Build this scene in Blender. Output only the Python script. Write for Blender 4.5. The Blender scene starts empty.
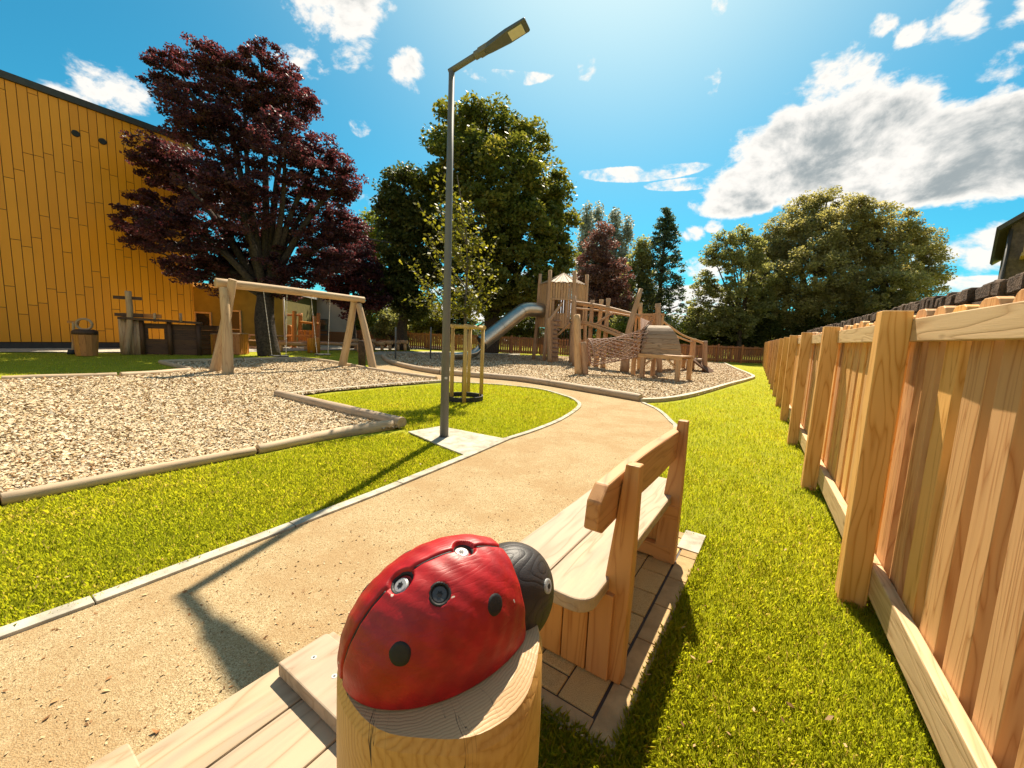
import bpy, math, random
import numpy as np
from mathutils import Vector, Matrix
random.seed(7)
rng = np.random.default_rng(11)
PI = math.pi
scn = bpy.context.scene
COL = scn.collection
# ------------------------------------------------------------------ survey frame (camera pose and ground measuring)
F = 400.0; H = 1.4
_d = np.array([-137, 3216, 400.0]); _d /= np.linalg.norm(_d)
_z = np.array([0, 0, 1.0]); _Y = _z - _d * (_z @ _d); _Y /= np.linalg.norm(_Y)
_U = -_d; _X = np.cross(_Y, _U); _X /= np.linalg.norm(_X)
R = np.array([_X, _Y, _U])
C0 = np.array([0, 0, H])
def ray(px, py): return R @ np.array([px - 512, py - 384, F])
def G(px, py, h=0.0):
    r = ray(px, py); p = C0 + r * ((h - H) / r[2]); return p
def D(px, py, y):
    r = ray(px, py); return C0 + r * (y / r[1])
def V(a): return Vector([float(t) for t in a])
cam = bpy.data.cameras.new('camera'); co = bpy.data.objects.new('camera', cam); COL.objects.link(co)
cam.sensor_width = 36; cam.lens = F / 1024 * 36; cam.clip_start = 0.02; cam.clip_end = 3000
rt = R @ np.array([1, 0, 0]); upv = R @ np.array([0, -1, 0]); bk = R @ np.array([0, 0, -1.0])
M = Matrix(((rt[0], upv[0], bk[0], 0), (rt[1], upv[1], bk[1], 0), (rt[2], upv[2], bk[2], H), (0, 0, 0, 1)))
co.matrix_world = M
scn.camera = co

# ------------------------------------------------------------------ materials
def newmat(name):
    m = bpy.data.materials.new(name); m.use_nodes = True
    nt = m.node_tree; nt.nodes.clear()
    out = nt.nodes.new('ShaderNodeOutputMaterial'); return m, nt, out
class NT:
    def __init__(s, nt): s.nt = nt
    def n(s, t, **k):
        nd = s.nt.nodes.new(t)
        for a, b in k.items():
            if a == 'ins':
                for i, v in b.items():
                    if isinstance(v, bpy.types.NodeSocket): s.nt.links.new(v, nd.inputs[i])
                    else: nd.inputs[i].default_value = v
            else: setattr(nd, a, b)
        return nd
    def math(s, op, a, b=0.0, c=0.0, clamp=False):
        nd = s.n('ShaderNodeMath', operation=op, use_clamp=clamp, ins={0: a, 1: b, 2: c}); return nd.outputs[0]
    def vmul(s, v, sc): return s.n('ShaderNodeVectorMath', operation='MULTIPLY', ins={0: v, 1: sc}).outputs[0]
    def noise(s, v, scale, detail=4, rough=.55, dist=0.0, out=0):
        return s.n('ShaderNodeTexNoise', ins={'Vector': v, 'Scale': scale, 'Detail': detail, 'Roughness': rough, 'Distortion': dist}).outputs[out]
    def ramp(s, f, stops, interp='LINEAR'):
        nd = s.n('ShaderNodeValToRGB', ins={0: f}); cr = nd.color_ramp; cr.interpolation = interp
        while len(cr.elements) > 1: cr.elements.remove(cr.elements[-1])
        cr.elements[0].position = stops[0][0]; cr.elements[0].color = (*stops[0][1], 1)
        for p, c in stops[1:]:
            e = cr.elements.new(p); e.color = (*c, 1)
        return nd.outputs[0]
    def mix(s, f, a, b, mode='MIX'):
        nd = s.n('ShaderNodeMix', data_type='RGBA', blend_type=mode)
        for i, v in ((0, f), (6, a), (7, b)):
            if isinstance(v, bpy.types.NodeSocket): s.nt.links.new(v, nd.inputs[i])
            else: nd.inputs[i].default_value = v if i == 0 else (*v[:3], 1)
        return nd.outputs[2]
    def sstep(s, v, a, b):
        return s.n('ShaderNodeMapRange', interpolation_type='SMOOTHSTEP', ins={0: v, 1: a, 2: b}).outputs[0]
    def bump(s, h, st=.3, dist=.01):
        return s.n('ShaderNodeBump', ins={'Height': h, 'Strength': st, 'Distance': dist}).outputs[0]
def gray(v): return (v, v, v)
def mul(c, k): return tuple(min(1, t * k) for t in c)

def wood(name, base, dark=None, rough=.6, ring=9.0, bump=.35, knots=True, var=.25, fibre=1.0, crack=0.0, weather=None):
    """timber: grain follows each board through the 'g' attribute (x along, y and z across, metres)"""
    m, nt, out = newmat(name); t = NT(nt)
    dark = dark or mul(base, .5)
    g = t.n('ShaderNodeAttribute', attribute_name='g').outputs['Vector']
    a = t.vmul(g, (.9, 9, 9))
    n1 = t.noise(a, 1.0, 2, .5, .4)
    rings = t.math('ABSOLUTE', t.math('SINE', t.math('MULTIPLY', n1, ring * 3.3)))
    rings = t.math('POWER', rings, .55)
    fib = t.noise(t.vmul(g, (6, 260, 260)), 1.0, 2, .6)
    pat = t.noise(t.vmul(g, (1.2, 4, 4)), 1.0, 3, .6)
    k = t.math('MULTIPLY', rings, .62)
    k = t.math('ADD', k, t.math('MULTIPLY', fib, .30 * fibre))
    k = t.math('ADD', k, t.math('MULTIPLY', pat, .35), clamp=True)
    col = t.mix(t.sstep(k, .15, 1.0), dark, base)
    # board to board variation
    isl = t.n('ShaderNodeAttribute', attribute_name='b').outputs['Fac']
    oi = t.n('ShaderNodeObjectInfo').outputs['Random']
    rv = t.math('FRACT', t.math('ADD', isl, oi))
    hv = t.n('ShaderNodeHueSaturation', ins={'Hue': t.math('ADD', .5, t.math('MULTIPLY', t.math('SUBTRACT', rv, .5), .010)),
             'Saturation': t.math('ADD', .93, t.math('MULTIPLY', rv, .12)),
             'Value': t.math('ADD', 1 - var * .6, t.math('MULTIPLY', rv, var * 1.1)), 'Color': col}).outputs[0]
    col = hv
    if weather:
        wn = t.noise(t.vmul(g, (2.2, 14, 14)), 1.0, 5, .65)
        col = t.mix(t.math('MULTIPLY', t.sstep(wn, .40, .68), .75), col, weather)
    hgt = k
    if knots:
        vk = t.n('ShaderNodeTexVoronoi', ins={'Vector': t.vmul(g, (2.1, 7, 7)), 'Scale': 1.0})
        kk = t.sstep(vk.outputs['Distance'], .14, .05)
        col = t.mix(t.math('MULTIPLY', kk, .7), col, mul(dark, .45))
    if crack:
        cn = t.noise(t.vmul(g, (1.3, 30, 30)), 1.0, 3, .7)
        ck = t.sstep(cn, .30, .26)
        col = t.mix(t.math('MULTIPLY', ck, crack), col, mul(dark, .25))
        hgt = t.math('SUBTRACT', hgt, t.math('MULTIPLY', ck, .8))
    b = t.n('ShaderNodeBsdfPrincipled', ins={'Base Color': col, 'Roughness': t.math('ADD', rough, t.math('MULTIPLY', fib, .15)),
            'Specular IOR Level': .35, 'Normal': t.bump(hgt, bump, .004)})
    nt.links.new(b.outputs[0], out.inputs[0]); return m

def plain(name, c, rough=.6, metal=0.0, var=.15, scale=6.0, bump=.1, bscale=60.0, spec=.4, coat=0.0, c2=None, bdist=.01):
    m, nt, out = newmat(name); t = NT(nt)
    tc = t.n('ShaderNodeTexCoord').outputs['Object']
    n = t.noise(tc, scale, 5, .6)
    f = t.sstep(n, .3, .7)
    col = t.mix(f, mul(c, 1 - var), c2 or mul(c, 1 + var))
    n2 = t.noise(tc, bscale, 4, .6)
    b = t.n('ShaderNodeBsdfPrincipled', ins={'Base Color': col, 'Metallic': metal, 'Specular IOR Level': spec, 'Coat Weight': coat,
            'Roughness': t.math('ADD', rough - .06, t.math('MULTIPLY', n2, .15)), 'Normal': t.bump(n2, bump, bdist)})
    nt.links.new(b.outputs[0], out.inputs[0]); return m

def leaf(name, stops, trans=.45, tcol=None, rough=.5):
    m, nt, out = newmat(name); t = NT(nt)
    r = t.n('ShaderNodeAttribute', attribute_name='b').outputs['Fac']
    if name != 'grass_blades' and name != 'young_tree_leaves': stops = [(p, tuple(min(.7, q * 1.6 + .004) for q in c)) for p, c in stops]; trans = min(.55, trans + .12)
    col = t.ramp(r, stops)
    d = t.n('ShaderNodeBsdfPrincipled', ins={'Base Color': col, 'Roughness': rough, 'Specular IOR Level': .3})
    tr = t.n('ShaderNodeBsdfTranslucent', ins={'Color': t.mix(1.0, col, tcol or (1.6, 1.5, .8), 'MULTIPLY')})
    mx = t.n('ShaderNodeMixShader', ins={0: trans, 1: d.outputs[0], 2: tr.outputs[0]})
    nt.links.new(mx.outputs[0], out.inputs[0]); return m

W = {}
W['fence'] = wood('fence_timber', (.68, .37, .135), (.44, .18, .04), ring=8, rough=.55, var=.30, bump=.3, crack=.25)
W['rail'] = wood('rail_timber', (.60, .41, .20), (.42, .25, .10), ring=9, rough=.55, var=.12)
W['farfence'] = wood('far_fence_timber', (.34, .15, .06), (.20, .08, .03), var=.45)
W['seat'] = wood('bench_seat_timber', (.42, .31, .20), (.27, .18, .10), ring=7, rough=.6, var=.1, bump=.5, weather=(.30, .235, .165), crack=.5)
W['bench'] = wood('bench_timber', (.52, .255, .075), (.35, .14, .03), ring=7, rough=.5, var=.2, crack=.5)
W['log'] = wood('log_timber', (.50, .30, .12), (.34, .17, .055), ring=5, rough=.55, var=.1, crack=.7)
W['swing'] = wood('swing_log_timber', (.50, .34, .17), (.34, .20, .09), ring=4, var=.25, crack=.6)
W['play'] = wood('play_frame_timber', (.50, .305, .16), (.32, .175, .085), ring=5, var=.35)
W['shell'] = wood('silvered_slats', (.35, .245, .15), (.20, .13, .075), ring=5, var=.2)
W['dark'] = wood('dark_ship_timber', (.10, .045, .02), (.045, .02, .01), ring=5, var=.4)
W['orange'] = wood('orange_box_timber', (.56, .22, .045), (.36, .12, .02), var=.25)
W['edge'] = wood('edging_board_timber', (.46, .40, .29), (.34, .27, .18), ring=6, var=.15, bump=.2)
W['edgelog'] = wood('edging_log_timber', (.50, .365, .225), (.34, .22, .12), ring=4, var=.25, crack=.6, weather=(.36, .28, .19))
W['stake'] = wood('stake_timber', (.50, .33, .12), (.35, .2, .06), ring=3, var=.2)
MT = {}
MT['pole'] = plain('grey_painted_steel', (.125, .122, .115), .5, 0, .06, 3, .03, 200)
MT['head'] = plain('lamp_head_paint', (.075, .085, .095), .45, 0, .06, 3, .03, 200)
MT['lens'] = plain('lamp_lens', (.52, .50, .47), .3, 0, .05, 8, .02)
MT['steel'] = plain('brushed_steel', (.58, .51, .40), .36, 1.0, .10, 1.5, .015, 12)
MT['chain'] = plain('chain_steel', (.55, .53, .48), .4, .8)
MT['rubber'] = plain('black_rubber', (.02, .02, .02), .6)
MT['roof'] = plain('roof_edge_metal', (.045, .042, .04), .5)
MT['plinth'] = plain('plinth_dark', (.05, .04, .035), .7)
MT['olive'] = plain('olive_render', (.17, .14, .025), .9, 0, .12, 2, .3, 80)
MT['white'] = plain('white_render', (.55, .53, .48), .9, 0, .06, 2, .2, 80)
MT['glass'] = plain('dark_window_glass', (.02, .022, .025), .08, 0, .1, 2, 0)
MT['rope'] = plain('rope_reddish', (.30, .19, .14), .9, 0, .4, 30, .3, 300)
MT['bark'] = plain('bark_dark', (.055, .042, .032), .9, 0, .4, 12, .9, 25, .2, bdist=.05)
MT['barkg'] = plain('bark_grey', (.12, .10, .075), .9, 0, .4, 12, .9, 25, .2, bdist=.05)
MT['stone'] = plain('weathered_stone', (.12, .08, .055), .9, 0, .6, 9, 1.0, 40, .2, bdist=.03)
MT['screw'] = plain('zinc_screw', (.38, .38, .37), .5, .35, .1, 200, .05, 600)
MT['screwdark'] = plain('dark_screw', (.10, .10, .10), .45, .6)
MT['spot'] = plain('black_paint', (.008, .007, .007), .55, 0, .2, 60, .25, 220, .4, bdist=.002)
MT['cream'] = plain('cream_paint', (.40, .30, .16), .8)
MT['brick'] = plain('house_render_dark', (.10, .075, .06), .9, 0, .3, 6, .5, 40)
MT['slab'] = plain('pale_concrete_slab', (.40, .36, .28), .9, 0, .30, 7, .4, 120, .2, bdist=.004)
MT['kerbstone'] = plain('grey_paving_edge', (.37, .255, .125), .9, 0, .2, 9, .4, 150, .2, bdist=.004)
# panels of the yellow block
def panelmat():
    m, nt, out = newmat('yellow_cladding'); t = NT(nt)
    b_ = t.n('ShaderNodeAttribute', attribute_name='b').outputs['Fac']
    tc = t.n('ShaderNodeTexCoord').outputs['Object']
    n = t.noise(tc, .6, 3, .5)
    col = t.ramp(b_, [(0, (.76, .275, .006)), (.5, (.81, .30, .007)), (1, (.85, .325, .010))])
    col = t.mix(t.math('MULTIPLY', t.sstep(n, .35, .7), .35), col, (.66, .25, .005))
    b = t.n('ShaderNodeBsdfPrincipled', ins={'Base Color': col, 'Roughness': .42, 'Specular IOR Level': .4})
    nt.links.new(b.outputs[0], out.inputs[0]); return m
MT['panel'] = panelmat()
def pathmat():
    m, nt, out = newmat('bound_gravel_path'); t = NT(nt)
    tc = t.n('ShaderNodeTexCoord').outputs['Object']
    v = t.n('ShaderNodeTexVoronoi', ins={'Vector': tc, 'Scale': 230.0})
    rnd = t.n('ShaderNodeSeparateColor', ins={0: v.outputs['Color']}).outputs[0]
    col = t.ramp(rnd, [(0, (.17, .105, .05)), (.2, (.31, .22, .11)), (.55, (.385, .29, .155)), (.85, (.44, .345, .195)), (1, (.55, .43, .27))])
    n2 = t.noise(tc, 42, 4, .75)
    col = t.mix(t.math('MULTIPLY', t.sstep(n2, .52, .70), .55), col, (.27, .165, .075))
    big = t.noise(tc, 1.6, 5, .65)
    col = t.mix(t.math('MULTIPLY', t.sstep(big, .40, .62), .62), col, (.31, .195, .09))
    med = t.noise(tc, 9, 4, .7)
    col = t.mix(t.math('MULTIPLY', t.sstep(med, .55, .78), .5), col, (.50, .38, .22))
    hh = t.math('ADD', v.outputs['Distance'], t.math('MULTIPLY', n2, 1.2))
    b = t.n('ShaderNodeBsdfPrincipled', ins={'Base Color': col, 'Roughness': .95, 'Specular IOR Level': .15, 'Normal': t.bump(hh, .7, .004)})
    nt.links.new(b.outputs[0], out.inputs[0]); return m
MT['path'] = pathmat()
def lawnmat():
    m, nt, out = newmat('lawn_turf'); t = NT(nt)
    tc = t.n('ShaderNodeTexCoord').outputs['Object']
    n = t.noise(tc, 55, 5, .8); big = t.noise(tc, 1.1, 4, .6)
    col = t.ramp(n, [(.28, (.075, .06, .018)), (.42, (.24, .24, .02)), (.55, (.40, .40, .024)), (.72, (.48, .45, .05))])
    col = t.mix(t.math('MULTIPLY', t.sstep(big, .35, .7), .4), col, (.19, .225, .02))
    b = t.n('ShaderNodeBsdfPrincipled', ins={'Base Color': col, 'Roughness': .95, 'Specular IOR Level': .1, 'Normal': t.bump(n, .8, .03)})
    nt.links.new(b.outputs[0], out.inputs[0]); return m
MT['lawn'] = lawnmat()
def chipmat(name, attr):
    m, nt, out = newmat(name); t = NT(nt)
    stops = [(0, (.10, .05, .02)), (.10, (.28, .13, .05)), (.3, (.44, .30, .15)), (.55, (.54, .42, .25)), (.85, (.60, .49, .34)), (1, (.68, .60, .45))]
    tc = t.n('ShaderNodeTexCoord').outputs['Object']
    if attr:
        f = t.n('ShaderNodeAttribute', attribute_name='b').outputs['Fac']; nm = None
        col = t.ramp(f, stops)
        b = t.n('ShaderNodeBsdfPrincipled', ins={'Base Color': col, 'Roughness': .85, 'Specular IOR Level': .2})
    else:
        v = t.n('ShaderNodeTexVoronoi', ins={'Vector': t.vmul(tc, (1, .6, 1)), 'Scale': 45.0})
        f = t.n('ShaderNodeSeparateColor', ins={0: v.outputs['Color']}).outputs[0]
        col = t.ramp(f, [(0, (.10, .05, .025)), (.4, (.32, .20, .12)), (.8, (.52, .38, .25)), (1, (.66, .56, .42))])
        b = t.n('ShaderNodeBsdfPrincipled', ins={'Base Color': col, 'Roughness': .95, 'Specular IOR Level': .1, 'Normal': t.bump(v.outputs['Distance'], 1, .02)})
    nt.links.new(b.outputs[0], out.inputs[0]); return m
MT['chipbed'] = chipmat('wood_chip_bed', False); MT['chip'] = chipmat('wood_chip_pieces', True)
def pavermat():
    m, nt, out = newmat('buff_paver'); t = NT(nt)
    tc = t.n('ShaderNodeTexCoord').outputs['Object']
    bb = t.n('ShaderNodeAttribute', attribute_name='b').outputs['Fac']
    n = t.noise(tc, 260, 3, .8); n2 = t.noise(tc, 14, 4, .6)
    col = t.ramp(n, [(.3, (.14, .085, .03)), (.45, (.48, .33, .13)), (.62, (.62, .45, .21)), (.8, (.68, .54, .30))])
    col = t.mix(t.math('MULTIPLY', bb, .3), col, (.34, .22, .09)); col = t.mix(t.math('MULTIPLY', t.sstep(n2, .5, .75), .35), col, (.28, .19, .09))
    b = t.n('ShaderNodeBsdfPrincipled', ins={'Base Color': col, 'Roughness': .9, 'Specular IOR Level': .2, 'Normal': t.bump(n, .6, .003)})
    nt.links.new(b.outputs[0], out.inputs[0]); return m
MT['paver'] = pavermat()
def redpaint():
    m, nt, out = newmat('red_gloss_paint'); t = NT(nt)
    g = t.n('ShaderNodeAttribute', attribute_name='g').outputs['Vector']
    n1 = t.noise(t.vmul(g, (6, 22, 22)), 1.0, 2, .5, .5)
    rg = t.math('POWER', t.math('ABSOLUTE', t.math('SINE', t.math('MULTIPLY', n1, 40))), .4)
    st = t.noise(t.vmul(g, (40, 160, 160)), 1, 3, .7); pa = t.noise(g, 28, 4, .6)
    col = t.mix(t.sstep(pa, .35, .7), (.27, .003, .004), (.40, .007, .009))
    col = t.mix(t.math('MULTIPLY', t.sstep(st, .60, .74), .5), col, (.30, .004, .004))
    chip = t.noise(g, 55, 2, .5)
    col = t.mix(t.sstep(chip, .775, .79), col, (.6, .5, .42))
    hh = t.math('ADD', t.math('MULTIPLY', rg, .35), t.math('MULTIPLY', st, .8))
    b = t.n('ShaderNodeBsdfPrincipled', ins={'Base Color': col, 'Roughness': t.math('ADD', .34, t.math('MULTIPLY', st, .25)), 'Specular IOR Level': .45,
            'Normal': t.bump(hh, .26, .0020)})
    nt.links.new(b.outputs[0], out.inputs[0]); return m
MT['red'] = redpaint()
def blackwood():
    m, nt, out = newmat('black_stained_wood'); t = NT(nt)
    g = t.n('ShaderNodeAttribute', attribute_name='g').outputs['Vector']
    n1 = t.noise(t.vmul(g, (8, 14, 14)), 1.0, 1, .5)
    rg = t.math('POWER', t.math('ABSOLUTE', t.math('SINE', t.math('MULTIPLY', n1, 52))), .5)
    st = t.noise(g, 300, 3, .7)
    col = t.mix(rg, (.012, .010, .010), (.034, .027, .025))
    b = t.n('ShaderNodeBsdfPrincipled', ins={'Base Color': col, 'Roughness': .5, 'Specular IOR Level': .4,
            'Normal': t.bump(t.math('ADD', rg, t.math('MULTIPLY', st, .8)), .28, .002)})
    nt.links.new(b.outputs[0], out.inputs[0]); return m
MT['black'] = blackwood()
L = {}
L['grass'] = leaf('grass_blades', [(0, (.13, .17, .012)), (.25, (.30, .34, .025)), (.6, (.44, .465, .036)), (.88, (.52, .49, .05)), (1, (.60, .48, .20))], .48, (1.5, 1.45, .6))
L['copper'] = leaf('copper_leaves', [(0, (.018, .009, .012)), (.5, (.040, .017, .022)), (.9, (.090, .036, .040)), (1, (.16, .085, .075))], .35, (1.9, 1.0, .9))
L['chest'] = leaf('chestnut_leaves', [(0, (.03, .045, .01)), (.5, (.065, .08, .018)), (.85, (.12, .12, .03)), (1, (.20, .17, .05))], .38, (1.8, 1.5, .6))
L['beech'] = leaf('beech_leaves', [(0, (.05, .028, .026)), (.5, (.11, .06, .05)), (1, (.22, .15, .12))], .3, (1.5, 1.0, .9))
L['darkg'] = leaf('dark_green_leaves', [(0, (.02, .028, .008)), (.6, (.045, .055, .014)), (1, (.12, .115, .035))], .3)
L['young'] = leaf('young_tree_leaves', [(0, (.07, .08, .012)), (.5, (.15, .16, .025)), (.9, (.24, .23, .045)), (1, (.34, .33, .16))], .45, (1.8, 1.6, .6))
L['willow'] = leaf('willow_leaves', [(0, (.08, .08, .03)), (.45, (.16, .15, .065)), (.85, (.26, .235, .12)), (1, (.42, .40, .28))], .42, (1.5, 1.4, .8))
L['alder'] = leaf('alder_leaves', [(0, (.06, .07, .025)), (.5, (.135, .14, .06)), (.9, (.23, .23, .12)), (1, (.38, .38, .26))], .42)
L['silver'] = leaf('silver_poplar_leaves', [(0, (.11, .115, .085)), (.5, (.20, .21, .17)), (1, (.34, .35, .31))], .3, (1.2, 1.2, 1.1))
L['conifer'] = leaf('conifer_needles', [(0, (.022, .036, .022)), (.6, (.05, .075, .045)), (1, (.11, .14, .09))], .25)
L['bright'] = leaf('bright_green_leaves', [(0, (.05, .07, .01)), (.6, (.11, .13, .02)), (1, (.2, .2, .05))], .4, (1.6, 1.5, .6))

# ------------------------------------------------------------------ mesh builder
class MB:
    def __init__(s): s.v = []; s.f = []; s.g = []; s.b = []; s.sm = []
    def add(s, vs, fs, gs=None, b=None, smooth=False):
        o = len(s.v); b = random.random() if b is None else b
        off = (random.uniform(0, 40), random.uniform(0, 40), random.uniform(0, 40))
        s.v += [tuple(float(c) for c in v) for v in vs]
        gs = gs or vs
        s.g += [(float(g_[0]) + off[0], float(g_[1]) + off[1], float(g_[2]) + off[2]) for g_ in gs]
        s.b += [b] * len(vs); s.f += [tuple(o + i for i in f) for f in fs]; s.sm += [smooth] * len(fs)
        return s
    def box(s, c, ax, ay, az, sx, sy, sz, taper=None, b=None):
        """c centre, axes, full sizes; grain along ax"""
        c = np.array(c, float); ax, ay, az = [np.array(a, float) / np.linalg.norm(a) for a in (ax, ay, az)]
        vs, gs = [], []
        for i in (-.5, .5):
            k = 1.0 if (taper is None or i < 0) else taper
            for j, l in ((-.5, -.5), (.5, -.5), (.5, .5), (-.5, .5)):
                vs.append(c + ax * sx * i + ay * sy * j * k + az * sz * l * (k if taper else 1)); gs.append((sx * i, sy * j, sz * l))
        fs = [(0, 3, 2, 1), (4, 5, 6, 7), (0, 1, 5, 4), (1, 2, 6, 5), (2, 3, 7, 6), (3, 0, 4, 7)]
        if np.dot(np.cross(ax, ay), az) < 0: fs = [f[::-1] for f in fs]
        return s.add(vs, fs, gs, b)
    def beam(s, p, q, w, h, side=(0, 0, 1), taper=None, b=None):
        """board from p to q; w is width across, h is size along 'side'"""
        p, q = np.array(p, float), np.array(q, float); ax = q - p; ln = np.linalg.norm(ax); ax /= ln
        sd = np.array(side, float); sd = sd - ax * (sd @ ax)
        if np.linalg.norm(sd) < 1e-5: sd = np.array([1, 0, 0.]) - ax * ax[0]
        sd /= np.linalg.norm(sd); ay = np.cross(sd, ax)
        return s.box((p + q) / 2, ax, ay, sd, ln, w, h, taper, b)
    def tube(s, pts, rad, n=10, caps=True, smooth=True, b=None, wob=0.0):
        pts = [np.array(p, float) for p in pts]; m = len(pts)
        rad = rad if hasattr(rad, '__len__') else [rad] * m
        vs, gs, fs = [], [], []; L_ = 0
        t0 = pts[1] - pts[0]; ref = np.array([0, 0, 1.]) if abs(t0[2]) < .9 * np.linalg.norm(t0) else np.array([1., 0, 0])
        for i, p in enumerate(pts):
            t = pts[min(i + 1, m - 1)] - pts[max(i - 1, 0)]; t = t / max(1e-9, np.linalg.norm(t))
            ref = ref - t * (ref @ t); ref /= np.linalg.norm(ref); sd = np.cross(t, ref)
            if i: L_ += np.linalg.norm(p - pts[i - 1])
            for k in range(n):
                a = 2 * PI * k / n; rr = rad[i] * (1 + wob * random.uniform(-1, 1))
                vs.append(p + (ref * math.cos(a) + sd * math.sin(a)) * rr); gs.append((L_, rad[i] * math.cos(a), rad[i] * math.sin(a)))
        for i in range(m - 1):
            for k in range(n):
                k2 = (k + 1) % n; fs.append((i * n + k, i * n + k2, (i + 1) * n + k2, (i + 1) * n + k))
        s.add(vs, fs, gs, b, smooth)
        if caps:
            o = len(s.v) - len(vs)
            s.f.append(tuple(o + k for k in range(n))[::-1]); s.f.append(tuple(o + (m - 1) * n + k for k in range(n))); s.sm += [False, False]
        return s
    def prism(s, poly, z0, z1, b=None, g=None):
        n = len(poly); area = sum(poly[i][0] * poly[(i + 1) % n][1] - poly[(i + 1) % n][0] * poly[i][1] for i in range(n))
        if area < 0: poly = poly[::-1]
        vs = [(p[0], p[1], z0) for p in poly] + [(p[0], p[1], z1) for p in poly]
        fs = [tuple(range(n))[::-1], tuple(range(n, 2 * n))] + [(i, (i + 1) % n, n + (i + 1) % n, n + i) for i in range(n)]
        gs = None
        if g is not None:
            u, w = g; gs = [(v[0] * u[0] + v[1] * u[1], v[0] * w[0] + v[1] * w[1], v[2]) for v in vs]
        return s.add(vs, fs, gs, b)
    def build(s, name, mat, parent=None, bevel=0.0, label=None, **props):
        v = np.array(s.v, dtype=np.float64); o_ = org(parent); v = v - o_
        me = bpy.data.meshes.new(name); me.from_pydata(v.tolist(), [], s.f)
        ga = me.attributes.new('g', 'FLOAT_VECTOR', 'POINT'); ga.data.foreach_set('vector', np.array(s.g, dtype=np.float32).ravel())
        ba = me.attributes.new('b', 'FLOAT', 'POINT'); ba.data.foreach_set('value', np.array(s.b, dtype=np.float32))
        me.polygons.foreach_set('use_smooth', s.sm); me.materials.append(mat); me.update()
        ob = bpy.data.objects.new(name, me); COL.objects.link(ob); ob.parent = parent
        if bevel:
            bm = ob.modifiers.new('bevel', 'BEVEL'); bm.width = bevel; bm.segments = 2; bm.limit_method = 'ANGLE'; bm.angle_limit = .6
        if label: ob['label'] = label
        for k, w in props.items(): ob[k] = w
        return ob
def org(o):
    p = np.zeros(3)
    while o is not None:
        p += np.array(o.location); o = o.parent
    return p
def thing(name, label, cat, loc=(0, 0, 0), group=None):
    o = bpy.data.objects.new(name, None); COL.objects.link(o); o.location = V(loc); o.empty_display_size = .1
    o['label'] = label; o['category'] = cat
    if group: o['group'] = group
    return o
def tag(o, label, cat, group=None):
    o['label'] = label; o['category'] = cat
    if group: o['group'] = group
    return o
def struct(o): o['kind'] = 'structure'; return o
def fastmesh(name, verts, faces, b, mat, parent=None, nv=4):
    """verts (N*nv,3), one nv-gon per nv verts; b (N,)"""
    me = bpy.data.meshes.new(name); nvt = len(verts); nf = nvt // nv
    me.vertices.add(nvt); me.vertices.foreach_set('co', (verts - org(parent)).astype(np.float32).ravel())
    me.loops.add(nvt); me.loops.foreach_set('vertex_index', np.arange(nvt, dtype=np.int32))
    me.polygons.add(nf); me.polygons.foreach_set('loop_start', np.arange(0, nvt, nv, dtype=np.int32)); me.polygons.foreach_set('loop_total', np.full(nf, nv, dtype=np.int32))
    ba = me.attributes.new('b', 'FLOAT', 'POINT'); ba.data.foreach_set('value', np.repeat(b, nv).astype(np.float32))
    me.materials.append(mat); me.update(calc_edges=True)
    ob = bpy.data.objects.new(name, me); COL.objects.link(ob); ob.parent = parent; return ob
def catmull(P_, k=8):
    P_ = [np.array(p, float) for p in P_]; out = []
    Q = [2 * P_[0] - P_[1]] + P_ + [2 * P_[-1] - P_[-2]]
    for i in range(1, len(Q) - 2):
        for j in range(k):
            t = j / k; a, b, c, d = Q[i - 1], Q[i], Q[i + 1], Q[i + 2]
            out.append(.5 * ((2 * b) + (-a + c) * t + (2 * a - 5 * b + 4 * c - d) * t * t + (-a + 3 * b - 3 * c + d) * t ** 3))
    out.append(P_[-1]); return out
def GP(l): return [G(*p)[:2] for p in l]
def inpoly(P_, poly):
    x, y = P_[:, 0], P_[:, 1]; ins = np.zeros(len(P_), bool); n = len(poly); j = n - 1
    for i in range(n):
        xi, yi = poly[i][0], poly[i][1]; xj, yj = poly[j][0], poly[j][1]
        if yi != yj:
            ins ^= ((yi > y) != (yj > y)) & (x < (xj - xi) * (y - yi) / (yj - yi) + xi)
        j = i
    return ins
def sheet(name, poly, z, mat, cat=None):
    m = MB(); n = len(poly); a = sum(poly[i][0] * poly[(i + 1) % n][1] - poly[(i + 1) % n][0] * poly[i][1] for i in range(n))
    if a < 0: poly = poly[::-1]
    m.add([(p[0], p[1], z) for p in poly], [tuple(range(n))]); return struct(m.build(name, mat))
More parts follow.
